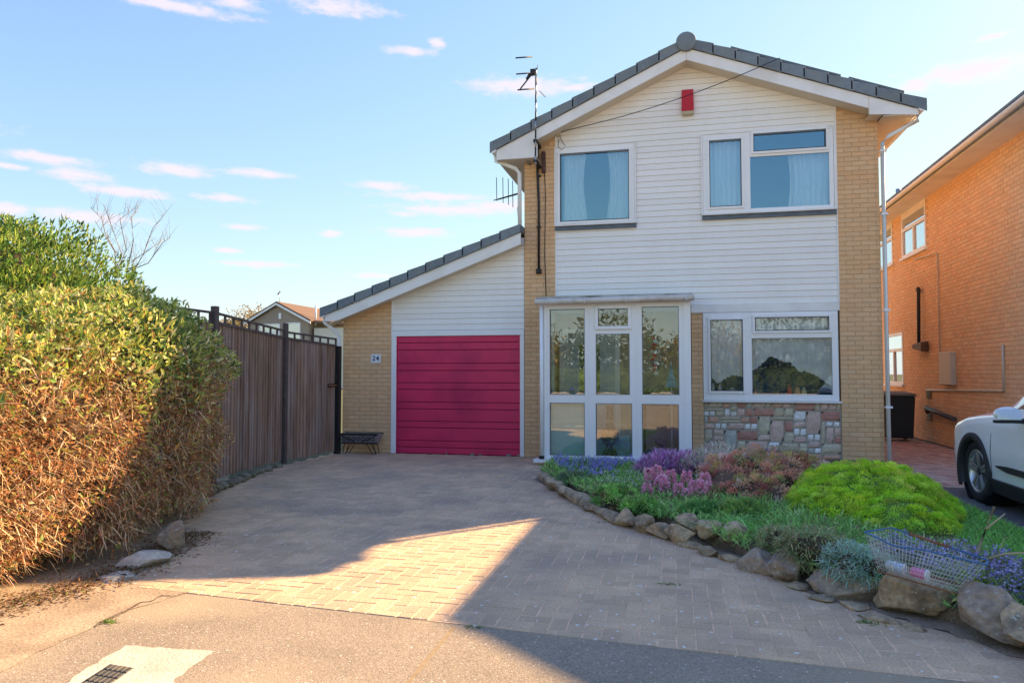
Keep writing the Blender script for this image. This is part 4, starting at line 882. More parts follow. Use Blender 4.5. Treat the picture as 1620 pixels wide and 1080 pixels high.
for sx, cx in ((-1, x0+.15), (1, x1-.15)):
    for y in (yF+.04, yB-.04): MB().tube([(cx+.08*sx*-1, y, z0), (cx+.05*sx*1, y, .0), (cx+.1*sx, y, .0), (cx+.06*sx, y, z0)], .007, 6).build('leg', BLACKM, pl)
n = 26; bs = np.stack([rng.uniform(x0+.1, x1-.1, n), rng.uniform(yF+.04, yB-.04, n), np.full(n, z1-.03)], 1)
link('sprouting_bulbs', blades_mesh('sprouting_bulbs', bs, rng.normal(0, .3, (n, 3))+[0, 0, 1], rng.uniform(.04, .1, n), .01, pick([(.2, .26, .08, 1), (.4, .36, .2, 1)], n)), LEAF, pl)

# ================================================================== FENCE, GATE
def fence_section(kind, P0, P1, zt0, zt1, rt0, rt1, label, nb_, ntr, cat):
    P0, P1 = Vector(P0), Vector(P1); L_ = (P1-P0).length; d = (P1-P0)/L_; nrm = Vector((d.y, -d.x, 0))
    if nrm.x < 0: nrm = -nrm
    t = thing(kind, (P0+P1)/2, label, cat)
    for k in range(nb_):
        a, b = k/nb_, (k+1)/nb_; A_, B2 = P0+d*L_*a, P0+d*L_*(b+.004); za, zb_ = lerp(zt0, zt1, a), lerp(zt0, zt1, b); j = random.uniform(-.004, .004); zl = .05+random.uniform(-.015, .015)
        o1, o2 = nrm*(.012+j), nrm*(.03+j); h = Vector((0, 0, 0))
        P = [A_+nrm*j*0+Vector((0, 0, zl)), B2+Vector((0, 0, zl)), B2+o1+Vector((0, 0, zl)), A_+o2+Vector((0, 0, zl))]
        Q = [A_+Vector((0, 0, za)), B2+Vector((0, 0, zb_)), B2+o1+Vector((0, 0, zb_)), A_+o2+Vector((0, 0, za))]
        MB().hexa(P+Q).build('board', FENCE, t)
    def bar(name, s0, s1, z00, z01, hh, off=.032, th=.03, m=FENCED):
        A_, B2 = P0+d*L_*s0+nrm*off, P0+d*L_*s1+nrm*off; T = nrm*th
        lo = [A_+Vector((0, 0, z00)), B2+Vector((0, 0, z01)), B2+T+Vector((0, 0, z01)), A_+T+Vector((0, 0, z00))]; MB().hexa(lo+[p+Vector((0, 0, hh)) for p in lo]).build(name, m, t)
    bar('rail', 0, 1, zt0-.0, zt1-.0, .035, .0, .04); bar('rail', 0, 1, rt0-.03, rt1-.03, .03, .0, .035)
    for k in range(ntr+1):
        s = k/ntr*.985+.005; z_0, z_1 = lerp(zt0, zt1, s)+.03, lerp(rt0, rt1, s)-.02; bar('trellis_slat', s, s+.022*1.5/L_, z_0, z_0, z_1-z_0, .004, .02)
    return t
post_m = FENCED
g = fence_section('side_gate', (-6.10, -1.79, 0), (-5.93, -.36, 0), 1.985, 1.91, 2.115, 2.06, 'dark brown boarded side gate next to the garage wall with a bolt', 17, 6, 'gate')
f2 = fence_section('boarded_fence', (-5.98, -3.72, 0), (-6.12, -1.79, 0), 2.10, 1.99, 2.26, 2.135, 'weathered brown boarded fence panel between the hedge and the gate', 24, 9, 'fence')
fence_section('boarded_fence', (-5.8, -6.2, 0), (-5.97, -3.84, 0), 2.1, 2.1, 2.24, 2.26, 'brown boarded fence panel running on behind the hedge', 24, 9, 'fence')
for (x, y, h, r, lab) in ((-6.08, -1.77, 2.24, .035, 'square dark fence post between the gate and the fence panel'), (-5.93, -3.78, 2.33, .04, 'square fence post where the hedge meets the fence'), (-5.885, -.33, 1.92, .05, 'black gate post standing against the garage corner')):
    q = MB().box(x-r, x+r, y-r, y+r, 0, h); q = bevel(q.build('fence_post', BLACK if y > -1 else post_m), .006); tag(q, lab, 'post')
bt = g; z = 1.22
MB().box(-5.93, -5.9, -.62, -.38, z-.03, z+.03).build('bolt_plate', BLACKM, g)
MB().tube([(-5.885, -.66, z), (-5.875, -.3, z)], .014, 8).build('bolt', RUST, g)
MB().tube([(-5.88, -.42, z), (-5.86, -.42, z+.14), (-5.87, -.45, z+.19)], .016, 8).build('latch', BLACKM, g)
# stone edging below the fence
se = thing('fence_stone_edging', (-5.8, -3.4, 0), 'low line of mossy stones at the foot of the fence', 'edging')
MOSS = mat('mossy_stone', (.2, .17, .12), .9, .25, 5., .2, 28, 1., 20, rnd=.2, dirt=(.13, .14, .07), dirt_amt=.8, dirt_scale=4)
for k in range(13):
    t = k/12; x, y = lerp(-5.95, -5.35, t**1.3)+random.uniform(-.03, .03), lerp(-2.2, -4.6, t)
    link('stone', rockmesh('stone', .16+.08*t, .22, .09+.06*t, 300+k, .5, .13, 2), MOSS, se, (x, y, -.02), rot=(0, 0, random.uniform(-.3, .3)))

# ================================================================== HEDGES
CORE = mat('dark_hedge_inside', (.07, .045, .025), .95, .3, 8., .3, 30)  # solid dark fill; the shade deep in the foliage is put into its colour
def core(blobs, parent, k=.74, name='shaded_core', m=None):
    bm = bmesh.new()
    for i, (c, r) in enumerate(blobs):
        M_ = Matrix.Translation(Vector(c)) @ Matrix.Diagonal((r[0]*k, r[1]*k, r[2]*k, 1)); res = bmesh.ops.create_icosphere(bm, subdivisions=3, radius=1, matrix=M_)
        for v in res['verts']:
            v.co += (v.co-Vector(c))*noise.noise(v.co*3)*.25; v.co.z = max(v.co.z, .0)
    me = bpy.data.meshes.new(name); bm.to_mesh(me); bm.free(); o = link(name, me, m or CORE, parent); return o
def reorder(o): return o
PRIV = [((-5.50, -5.95, 1.3), (.93, 1.0, .98)), ((-5.3, -6.7, .98), (.95, 1.0, 1.08)), ((-5.12, -7.5, .82), (.93, 1.0, 1.08)), ((-5.15, -8.3, .7), (.9, .9, 1.05)), ((-5.5, -5.9, .6), (.85, 1.0, .75)), ((-5.95, -7.0, 1.15), (1.0, 1.4, 1.1)), ((-6.0, -5.3, 1.35), (.75, .9, .95)), ((-5.65, -5.4, 1.2), (.65, .7, .9))]
hd = thing('privet_hedge', (-5.2, -6.6, 0), 'privet hedge, green leaves on top and bare brown twigs below, before the fence', 'hedge')
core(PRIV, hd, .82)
seen = lambda P, N: (((P - CAM)*N).sum(1) < .35*np.linalg.norm(P-CAM, axis=1))
def split_h(P): # green / brown line
    return 1.30 + .12*np.sin(P[:, 1]*3.1)+.10*np.sin(P[:, 1]*7.7+1)
P, N = blob_shell(PRIV, 66000, .3, .13, .1, 2.4, seen, .6)
h = P[:, 2] - split_h(P) + rng.normal(0, .2, len(P)); up = P[:, 2] > 0
g_ = (h > 0) | (rng.random(len(P)) < .035); G, GN = P[g_], N[g_]; n = len(G)
D = unit(GN*.9 + rng.normal(0, .75, (n, 3)) + [0, 0, .25]); NN = unit(GN + rng.normal(0, .6, (n, 3)) + [0, 0, .3])
link('leaves', leaves_mesh('leaves', G, D, NN, rng.uniform(.025, .06, n)*rng.choice([1, 1.2, 1.9], n), rng.uniform(.016, .038, n), pick([(.40, .46, .09, 3), (.22, .32, .07, 2.6), (.60, .58, .16, 2.6), (.78, .72, .36, 1.8), (.10, .17, .05, 1.8), (.62, .36, .12, .6)], n)), LEAF, hd)['kind'] = 'stuff'
def twigs(P, N, ln, wd, pal, k=2.2, spread=1.0, bend=.3):
    n = len(P); D = unit(N*.6 + rng.normal(0, spread, (n, 3))); B = P - N*.06
    return blades_mesh('twigs', B, D, ln, wd, pick(pal, n), droop=bend*.5, seg=2)
Bm, BN = P[~g_], N[~g_]
P2, N2 = blob_shell(PRIV, 64000, .34, .12, .03, 2.4, seen, .6); b2 = P2[:, 2] < split_h(P2)+rng.normal(.15, .15, len(P2)); Bm = np.concatenate([Bm, P2[b2]]); BN = np.concatenate([BN, N2[b2]]); n = len(Bm)
link('twigs', twigs(Bm, BN, rng.uniform(.04, .19, n), rng.uniform(.0025, .0065, n), [(0.82, 0.58, 0.37, 3), (0.384, 0.192, 0.096, 3), (0.704, 0.464, 0.256, 2), (0.208, 0.112, 0.064, 2), (0.800, 0.640, 0.416, .8)]), TWIG, hd)['kind'] = 'stuff'
n = 26000; ii = rng.choice(len(Bm), n); G, GN = Bm[ii], BN[ii]; D = unit(GN*.5+rng.normal(0, .9, (n, 3))); NN = unit(GN+rng.normal(0, .8, (n, 3)))
link('dead_leaves', leaves_mesh('dead_leaves', G+GN*.03, D, NN, rng.uniform(.02, .055, n), rng.uniform(.009, .02, n), pick([(0.576, 0.272, 0.112, 3), (0.400, 0.160, 0.064, 2), (0.720, 0.512, 0.224, 2), (0.320, 0.400, 0.080, .7)], n)), LEAF, hd)['kind'] = 'stuff'
CON = [((-8.38, -5.0, 1.62), (1.72, 1.6, 1.62)), ((-8.3, -6.8, 1.2), (1.4, 1.5, 1.65)), ((-7.2, -5.6, 1.25), (.9, 1.1, 1.35)), ((-7.4, -7.6, 1.1), (1.1, 1.2, 1.5)), ((-9.6, -4.2, 1.8), (1.6, 1.6, 1.75)), ((-9.5, -7, 1.5), (1.6, 1.8, 1.6))]
hc = thing('conifer_hedge', (-8.2, -6, 0), 'taller bright green conifer hedge behind the privet at the left edge', 'hedge')
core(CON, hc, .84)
P, N = blob_shell(CON, 66000, .28, .09, .2, 2.6, seen, .75); n = len(P)
D = unit(N*.8 + rng.normal(0, .5, (n, 3)) + [0, 0, .5]); NN = unit(N + rng.normal(0, .7, (n, 3)))
link('foliage', leaves_mesh('foliage', P, D, NN, rng.uniform(.05, .12, n), rng.uniform(.018, .035, n), pick([(0.180, 0.306, 0.054, 3), (0.288, 0.396, 0.063, 3), (0.090, 0.180, 0.036, 3), (0.486, 0.504, 0.108, 1.6), (0.054, 0.099, 0.027, 2)], n)), LEAF, hc)['kind'] = 'stuff'
# fallen twigs and dirt under the hedge
n = 5200; t = rng.random(n); bx_ = np.interp(t, [0, .35, .6, 1], [-4.25, -3.98, -3.98, -4.5]) + rng.normal(.0, .13, n)+.0; by_ = lerp(-6.3, -9.3, t)
lt = link('fallen_leaves', leaves_mesh('fallen_leaves', np.stack([bx_, by_, rng.uniform(-.005, .025, n)], 1), rng.normal(0, 1, (n, 3))*[1, 1, .15], np.tile([0, 0, 1.], (n, 1))+rng.normal(0, .3, (n, 3)), rng.uniform(.015, .05, n), rng.uniform(.006, .018, n), pick([(.3, .17, .08, 3), (.16, .08, .04, 3), (.4, .3, .18, 1), (.15, .2, .05, .5)], n)), LEAF); tag(lt, kind='stuff')
# bare sapling behind the hedge
sp = thing('bare_sapling', (-8.0, -2.6, 0), 'thin leafless sapling rising behind the hedge', 'tree'); mb = MB()
S_ = lambda px, py: at(px, py, 1, -2.6)
tk = [((185, 440), (182, 400), (176, 350), (172, 326)), ((190, 440), (196, 395), (200, 350), (212, 320)), ((195, 440), (212, 400), (236, 360), (262, 335)), ((186, 440), (170, 395), (152, 350)), ((200, 445), (225, 415), (252, 375)), ((205, 430), (228, 415), (262, 385), (270, 376)), ((188, 420), (205, 380), (216, 345), (214, 330)), ((180, 400), (168, 370), (160, 345), (158, 332))]
tr_ = MB()
for P_0 in tk:
    pts = [S_(*q)+Vector((0, random.uniform(-.2, .2), 0)) for q in P_0]; tr_.tube(pts, [.006*(1-i/len(pts))+.0022 for i in range(len(pts))], 5)
    for i in range(1, len(pts)):
        for _ in range(7):
            a = lerp(pts[i-1], pts[i], random.random()); d = Vector((random.gauss(0, .5), random.gauss(0, .3), .7)).normalized()*random.uniform(.15, .4); tr_.tube([a, a+d*.6+Vector((0, 0, .02)), a+d], [.0022, .0017, .001], 4)
b0 = S_(190, 445); TWB = mat('pale_twig_bark', (.32, .24, .18), .9); MB().tube([(b0.x, b0.y, 0), b0], [.03, .012], 8).build('trunk', TWB, sp); tr_.build('branches', TWB, sp)

# ================================================================== TREES / HOUSES FAR OFF
def tree(loc, h, r, label, pal, n=5000, leaf=.2, group=None, cat='tree', trunk=.16, zc=.62):
    t = thing('tree', loc, label, cat, group); x, y, z = loc; mb = MB()
    mb.tube([(x, y, 0), (x+.05*h*.1, y, h*.3), (x, y, h*.62)], [trunk, trunk*.75, trunk*.4], 8); mb.build('trunk', BARK, t); mb = MB()
    for k in range(9): a = k*2.4; mb.tube([(x, y, h*(.25+.04*k)), (x+math.cos(a)*r*.4, y+math.sin(a)*r*.4, h*(.42+.04*k)), (x+math.cos(a)*r*.75, y+math.sin(a)*r*.75, h*(.52+.045*k))], [trunk*.4, trunk*.25, trunk*.08], 5)
    mb.build('branch', BARK, t)
    bl = [((x, y, h*zc), (r*.8, r*.8, h*(1-zc)*.95))] + [((x+math.cos(a)*r*.5, y+math.sin(a)*r*.5, h*(zc-.08+.1*math.sin(a*2.3))), (r*.52, r*.52, h*.2)) for a in np.arange(7)*.9]
    P, N = blob_shell(bl, n, .55, .2, .5, 2.); m = len(P); link('crown', leaves_mesh('crown', P, N+rng.normal(0, .9, (m, 3)), N+rng.normal(0, .8, (m, 3)), rng.uniform(.6, 1.2, m)*leaf, rng.uniform(.35, .7, m)*leaf, pick(pal, m)), LEAF, t); return t
bt_ = at(405, 520, 1, 52); tree((bt_.x-.4, 52, 0), 7.9, 4.0, 'golden budding tree behind the far gabled house', [(.40, .29, .13, 3), (.30, .22, .1, 2), (.5, .38, .2, 1)], 16000, .26)
bt_ = at(365, 520, 1, 55); tree((bt_.x, 55, 0), 7.0, 3.0, 'smaller golden budding tree left of the far gabled house', [(.40, .29, .13, 3), (.30, .22, .1, 2)], 6000, .16)
# far gabled house, 45 m off
HY = 44.
A = lambda px, py: at(px, py, 1, HY)
ap, le, re_ = A(440, 479), A(394, 506), A(492, 503); fh = thing('far_house', (ap.x, HY, 0), 'small tan gabled house seen over the side gate', 'house')
xl, xr, ez = le.x-.3, re_.x+.15, le.z-.25; rz_ = ap.z
wl = MB(); wl.prism([(xl+.4, 0), (xr-.4, 0), (xr-.4, ez), (ap.x, rz_-.2), (xl+.4, ez)], HY, HY+9); wl.build('wall', RENDERW, fh)
rf_ = MB()
for xe in (xl, xr): 
    P = [(xe, HY-.3, ez+.02), (ap.x, HY-.3, rz_), (ap.x, HY+9.3, rz_), (xe, HY+9.3, ez+.02)]; rf_.hexa(P+[(x, y, z+.12) for x, y, z in P])
rf_ = rf_.build('roof', TILEB, fh)
mb = MB()
for xe, s in ((xl, 1), (xr, -1)): mb.hexa([(xe, HY-.36, ez-.2), (ap.x, HY-.36, rz_-.22), (ap.x, HY-.3, rz_-.22), (xe, HY-.3, ez-.2), (xe, HY-.36, ez), (ap.x, HY-.36, rz_-.02), (ap.x, HY-.3, rz_-.02), (xe, HY-.3, ez)])
mb.build('bargeboard', WHITE2, fh)
for q in ((410, 512, 443, 545), (452.5, 510, 475.5, 552)):
    a, b = A(q[0], q[3]), A(q[2], q[1]); wn = MB()
    for c in cells(a.x, b.x, a.z, b.z, [(a.x+.08, b.x-.08, lerp(a.z, b.z, .62), b.z-.1), (a.x+.08, b.x-.08, a.z+.1, lerp(a.z, b.z, .55))]): wn.box(c[0], c[1], HY-.05, HY-.002, c[2], c[3])
    wn = wn.build('window', WHITE, fh); MB().box(a.x+.05, b.x-.05, HY-.03, HY-.004, a.z+.05, b.z-.05).build('pane', glass_mat('far_glass', .35, (.4, .45, .5)), wn)
a = A(443.5, 499); MB().box(a.x-.1, a.x+.12, HY-.12, HY, a.z-.3, a.z+.2).build('alarm_box', WHITE, fh)
a, b = A(492, 560), A(520, 518); MB().box(a.x, b.x+1.5, HY+.5, HY+6, 0, b.z).build('extension', RENDERW if False else mat('cream_render', (.7, .66, .55), .8, .04), fh)
a, b = A(488, 505), A(540, 517); rr = MB().hexa([(a.x, HY+.2, a.z-.25), (b.x+1, HY+.2, a.z-.6), (b.x+1, HY+8, a.z+1), (a.x, HY+8, a.z+1.2), (a.x, HY+.2, a.z-.05), (b.x+1, HY+.2, a.z-.4), (b.x+1, HY+8, a.z+1.2), (a.x, HY+8, a.z+1.4)]); rr.build('extension_roof', TILEB, fh)
a = A(490.5, 495); MB().tube([(a.x, HY+1, a.z-1), (a.x, HY+1, a.z+.75)], .09, 8).build('flue', WHITE, fh)
a = A(437, 480); mb = MB(); mb.tube([(a.x, HY+.5, a.z), (a.x, HY+.5, a.z+1.1)], .02, 6); mb.tube([(a.x-.18, HY+.5, a.z+.85), (a.x+.1, HY+.5, a.z+1.15)], .06, 6); mb.build('roof_aerial', ALU, fh)
# things across the road, behind the camera: they show in the porch and window glass
YEL = [(.24, .21, .05, 3), (.13, .15, .04, 3), (.35, .26, .1, 1.5), (.06, .09, .03, 2)]; GRN = [(.05, .09, .03, 3), (.09, .13, .04, 2), (.03, .05, .02, 2)]
labs = ['yellowish bushy tree across the road at the left', 'dark green round tree across the road', 'low yellow bush tree across the road', 'broad green tree across the road at the middle', 'yellow green tree across the road at the right', 'green tree across the road at the far right', 'ochre tree across the road at the far left']
for k, (x, y, h_, r, pal) in enumerate([(-11, -42, 5.6, 3.4, YEL), (-4.5, -44, 6.2, 4.2, GRN), (2.5, -43, 5.2, 3.6, YEL), (9, -45, 6.2, 4.4, GRN), (16, -43, 5.4, 3.6, YEL), (24, -45, 6, 4, GRN), (-19, -45, 6, 4.4, YEL)]):
    tree((x, y, 0), h_, r, labs[k], pal, 4500, .34, 'trees across the road', zc=.52)
P, N = blob_shell([((x, -40.5, .5), (3.2, .9, 1.5)) for x in np.arange(-24, 28, 4)], 16000, .4, .15, .05, 2.); n = len(P)
q = thing('clipped_hedge', (0, -40.5, 0), 'long clipped garden hedge across the road, seen only as a reflection in the glass', 'hedge'); link('leaves', leaves_mesh('leaves', P, N+rng.normal(0, .8, (n, 3)), N+rng.normal(0, .8, (n, 3)), rng.uniform(.12, .25, n), rng.uniform(.08, .15, n), pick(GRN, n)), LEAF, q)['kind'] = 'stuff'
core([((x, -40.5, .5), (3.2, .9, 1.5)) for x in np.arange(-24, 28, 4)], q, .85, m=mat('hedge_core_green', (.05, .08, .03), .9))
sheet('far_pavement', [(-60, -39), (60, -39), (60, -30), (-60, -30)], -.012, CONCRETE)

# ================================================================== ROCK EDGING OF THE BED
re1 = thing('rock_edging', (-.7, -4.2, 0), 'curved edging of small rough sandstone pieces round the flower bed', 'edging')
pts = [(849, 757), (858, 768), (873, 779), (893, 790), (915, 803), (938, 815), (965, 828), (993, 838), (1022, 845), (1048, 854)]
k = 0
for (p, q) in zip(pts, pts[1:]+[(1075, 866)]):
    a, b = at(*p), at(*q); m = (a+b)/2; L_ = (b-a).length; link('stone', rockmesh('stone', L_*1.32, .22, .15+.035*(k > 5)+.02*random.random(), 40+k, .9, .08), ROCK, re1, (m.x+.07, m.y+.045, -.02), rot=(0, random.uniform(-.06, .06), math.atan2((b-a).y, (b-a).x))); k += 1
for px, py, w_, h_ in ((1085, 866, .28, .08), (1115, 880, .3, .1), (1150, 889, .28, .09), (1195, 905, .2, .06), (1262, 935, .18, .06), (1300, 952, .2, .05), (1350, 965, .26, .05), (1395, 985, .3, .05), (1445, 1000, .2, .04), (1235, 918, .16, .06)):
    a = at(px, py); link('stone', rockmesh('stone', w_, .16, h_, int(px), .4, .16, 2), ROCK, re1, (a.x+.02, a.y+.07, -.015), rot=(0, 0, -.7+random.uniform(-.2, .2)))
def boulder(x0, x1, yb, ht, dep, seed, label, rz=-.75, ry=0., zoff=-.02, boxy=.6, m=ROCK, rx=0., sub=4, amp=.1):
    a, b = at(x0, yb), at(x1, yb); c = at((x0+x1)/2, yb); w_ = (b-a).length
    o = link('boulder', rockmesh('boulder', w_*1.26, dep*1.15, ht*1.12, seed, boxy, amp, sub), m, None, (c.x+dep*.22, c.y+dep*.38, zoff), rot=(rx, ry, rz)); tag(o, label, 'rock', 'large rocks edging the flower bed'); return o
boulder(1056, 1102, 858, .13, .2, 61, 'flat angular tan rock perched on the edging by the pink hyacinths', ry=.12, zoff=.1)
boulder(1098, 1136, 868, .15, .2, 62, 'small square tan rock, left one of a touching pair', zoff=.07, rz=-.5)
boulder(1132, 1176, 874, .15, .2, 63, 'small square tan rock, right one of a touching pair', zoff=.07, rz=-.4)
boulder(1165, 1226, 905, .23, .26, 64, 'broad grey brown rock in the middle of the edging', rz=-.6, m=ROCKG)
boulder(1212, 1262, 922, .22, .2, 65, 'wedge shaped rock next to the broad grey brown one', rz=-.75, m=ROCKG)
boulder(1278, 1385, 948, .22, .26, 66, 'long rounded grey rock below the grey green cushion plant', rz=-.45, ry=.1, boxy=.35, m=ROCKG)
boulder(1380, 1482, 978, .30, .24, 77, 'big flat-faced golden rock directly below the wire basket', rz=-.45, ry=.06, boxy=.85)
b = boulder(1492, 1592, 1018, .26, .3, 68, 'large smooth grey rock leaning over, right of the golden one', rz=-.75, ry=.5, boxy=.25, m=ROCKG, zoff=.03)
boulder(1575, 1650, 1040, .24, .3, 69, 'long layered rock cut off by the right edge of the photo', rz=-.8, ry=.5, boxy=.4, zoff=.03)
boulder(1640, 1730, 1100, .24, .3, 70, 'rough rock continuing the edging beyond the right edge', rz=-.9)
for q, w_, h_, sd, lab, m in (((228, 900), .42, .15, 81, 'pale squarish stone in sunlight at the hedge foot', PALEROCK), ((271, 872), .28, .26, 82, 'upright grey stone in shade at the hedge foot', ROCKG), ((180, 922), .3, .07, 83, 'low pale stone half buried under the hedge twigs', PALEROCK)):
    a = at(*q); o = link('boulder', rockmesh('boulder', w_, .26, h_, sd, .7, .1, 3), m, None, (a.x-.08, a.y+.12, -.03), rot=(0, 0, .9)); tag(o, lab, 'rock', 'stones at the hedge foot')

# ================================================================== PLANTS OF THE BED
def clump(name, blobs, n, label, cat, pal, ln, wd, mode='leaf', up=.6, spread=.6, depth=.3, amp=.1, m=LEAF, group=None, corek=.8, corem=None):
    c0 = blobs[0][0]; t = thing(name, (c0[0], c0[1], .09), label, cat, group)
    if corek: core(blobs, t, corek, 'shaded_heart', corem or CORE)  # solid lump whose dark colour stands in for shade inside the plant
    P, N = blob_shell(blobs, n, depth, amp, .1, 2.5); n = len(P); D = unit(N*.8+rng.normal(0, spread, (n, 3))+[0, 0, up])
    if mode == 'leaf': me = leaves_mesh('foliage', P, D, unit(N+rng.normal(0, .6, (n, 3))), rng.uniform(*ln, n), rng.uniform(*wd, n), pick(pal, n))
    elif mode == 'blade': me = blades_mesh('foliage', P, D, rng.uniform(*ln, n), rng.uniform(*wd, n), pick(pal, n), seg=2)
    elif mode == 'tuft':
        k = 14; P = np.repeat(P, k, 0); Dn = np.repeat(D, k, 0); cl = np.repeat(pick(pal, n, .12), k, 0); q = n*k; dd = unit(Dn*1.1+rng.normal(0, .55, (q, 3))); off = Dn*rng.uniform(-.02, .03, (q, 1))
        me = leaves_mesh('foliage', P+off, dd, unit(rng.normal(0, 1, (q, 3))+Dn), rng.uniform(*ln, q), rng.uniform(*wd, q), cl*rng.uniform(.75, 1.15, (q, 1)))
    link('foliage', me, m, t)['kind'] = 'stuff'; return t, P, N, D
def puffs(name, blobs, npuff, per, r, label, cat, pal, ln, wd, corek=.8, corem=None, squash=.8, up=.35, amp=.1):
    c0 = blobs[0][0]; t = thing(name, (c0[0], c0[1], .09), label, cat)
    core(blobs, t, corek, 'shaded_heart', corem or CORE)  # solid heart, coloured as the shade seen between the puffs
    P, N = blob_shell(blobs, npuff*3, .12, amp, .1, 2.5); keep = []                        # spaced out so that dark gaps stay between the puffs
    for i, p in enumerate(P):
        if all((p[0]-P[j][0])**2+(p[1]-P[j][1])**2+(p[2]-P[j][2])**2 > (r[0]*1.05)**2 for j in keep): keep.append(i)
        if len(keep) >= npuff: break
    P, N = P[keep], N[keep]; n = len(P); R_ = rng.uniform(*r, n); q = n*per; cl = np.repeat(pick(pal, n, .14), per, 0)
    d = sph(q); Nq = np.repeat(unit(N+[0, 0, up]), per, 0); d = unit(d + Nq*.9); rr = np.repeat(R_, per)[:, None]*rng.uniform(.45, 1.0, (q, 1))
    B = np.repeat(P, per, 0) + d*rr*[1, 1, squash]
    me = leaves_mesh('foliage', B, unit(d+Nq*.4+rng.normal(0, .3, (q, 3))), unit(rng.normal(0, .6, (q, 3))+Nq), rng.uniform(*ln, q), rng.uniform(*wd, q), cl*rng.uniform(.8, 1.12, (q, 1)))
    link('foliage', me, LEAF, t)['kind'] = 'stuff'; return t
def bl(px, py, z, rx, ry, rz): a = at(px, py, 2, z); return ((a.x, a.y, z), (rx, ry, rz))
# lime shrub
LS = [((1.85, -4.4, .08), (.72, .75, .46)), ((1.58, -4.6, .06), (.46, .6, .38)), ((2.1, -4.3, .06), (.58, .6, .36)), ((1.95, -5.0, .02), (.48, .45, .32))]
LIMEC = mat('lime_shrub_inside', (.34, .5, .06), .95, .3, 8.)
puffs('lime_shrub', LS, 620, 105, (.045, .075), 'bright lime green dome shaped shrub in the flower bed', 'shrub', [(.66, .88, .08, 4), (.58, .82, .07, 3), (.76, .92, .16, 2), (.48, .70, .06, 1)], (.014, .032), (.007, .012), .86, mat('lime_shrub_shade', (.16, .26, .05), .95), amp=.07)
# red orange spiraea
RS = [((1.0, -3.55, .15), (.52, .45, .34)), ((.62, -3.65, .16), (.34, .36, .34)), ((1.35, -3.4, .14), (.42, .38, .30)), ((.95, -3.95, .08), (.55, .4, .26)), ((.8, -3.5, .32), (.2, .2, .24)), ((1.2, -3.6, .29), (.24, .2, .22))]
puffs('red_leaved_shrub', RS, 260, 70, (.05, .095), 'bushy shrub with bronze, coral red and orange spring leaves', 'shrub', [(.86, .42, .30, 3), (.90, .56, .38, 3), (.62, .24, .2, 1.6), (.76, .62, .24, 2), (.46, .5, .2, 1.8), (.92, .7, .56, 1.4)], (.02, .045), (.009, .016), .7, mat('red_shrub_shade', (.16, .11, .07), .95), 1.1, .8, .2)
PINKT = [(0.800, 0.400, 0.680, 4), (0.560, 0.240, 0.520, 3), (0.920, 0.640, 0.880, 2), (0.240, 0.200, 0.160, 1)]
clump('purple_heather', [((.02, -2.35, .16), (.38, .3, .24)), ((-.25, -2.5, .12), (.28, .25, .2))], 3200, 'purple pink flowering heather against the porch sill', 'heather', PINKT, (.05, .13), (.010, .018), 'blade', 1.2, .4, .4, .2, m=PETAL, corek=.5)
clump('cream_heather', [((.5, -2.3, .2), (.4, .3, .28)), ((.36, -2.6, .15), (.32, .25, .24)), ((.8, -2.4, .15), (.3, .25, .24))], 3200, 'pale cream and pink heather between the purple heather and the red shrub', 'heather', [(0.920, 0.794, 0.624, 3), (0.832, 0.567, 0.529, 2), (0.529, 0.529, 0.340, 3), (0.920, 0.920, 0.907, 1)], (.05, .12), (.008, .014), 'blade', 1.2, .4, .5, .2, m=PETAL, corek=.5)
# blue grape hyacinths and green carpet
def carpet(name, poly, n, pal, ln, wd, z=.1, up=1., sp=.6, label=None, m=LEAF, mode='blade', hz=.0):
    xs_, ys_ = [p[0] for p in poly], [p[1] for p in poly]; X_ = rng.uniform(min(xs_), max(xs_), n*3); Y_ = rng.uniform(min(ys_), max(ys_), n*3); ok = np.array([inside(a, b, poly) for a, b in zip(X_, Y_)]); X_, Y_ = X_[ok][:n], Y_[ok][:n]; n = len(X_)
    B = np.stack([X_, Y_, np.full(n, z)+rng.random(n)*hz], 1); D = rng.normal(0, sp, (n, 3))*[1, 1, .2]+[0, 0, up]
    me = blades_mesh(name, B, D, rng.uniform(*ln, n), rng.uniform(*wd, n), pick(pal, n), seg=2) if mode == 'blade' else leaves_mesh(name, B, D, rng.normal(0, 1, (n, 3))+[0, 0, 1], rng.uniform(*ln, n), rng.uniform(*wd, n), pick(pal, n))
    o = link(name, me, m); tag(o, kind='stuff'); return o
FRONT = [(-1.8, -1.3), (-1.76, -2.55), (-1.18, -3.66), (-.58, -4.78), (-.05, -5.25), (.24, -5.85), (.54, -6.28), (.95, -6.85), (1.2, -7.1), (1.6, -7.5), (2.7, -7.7), (2.6, -6.9), (2.0, -6.1), (1.2, -4.6), (.5, -3.6), (.1, -3.), (-.2, -2.5), (-.6, -1.5)]
GR = [(.34, .62, .16, 3), (.48, .74, .22, 2), (.24, .44, .12, 3), (.6, .74, .32, 1), (.36, .26, .16, .5)]
carpet('ground_cover', FRONT, 11000, GR, (.04, .11), (.01, .02), .1, .9, .8, mode='leaf', hz=.07)
carpet('ground_cover_blades', FRONT, 2600, GR, (.1, .2), (.006, .011), .1, 1., .55)
BLUE = [(-1.75, -1.6), (-1.62, -2.4), (-1.05, -3.3), (-.75, -3.2), (-.75, -2.3), (-.5, -1.6)]
BL = [(0.392, 0.333, 0.920, 4), (0.274, 0.216, 0.706, 3), (0.666, 0.588, 0.920, 2)]
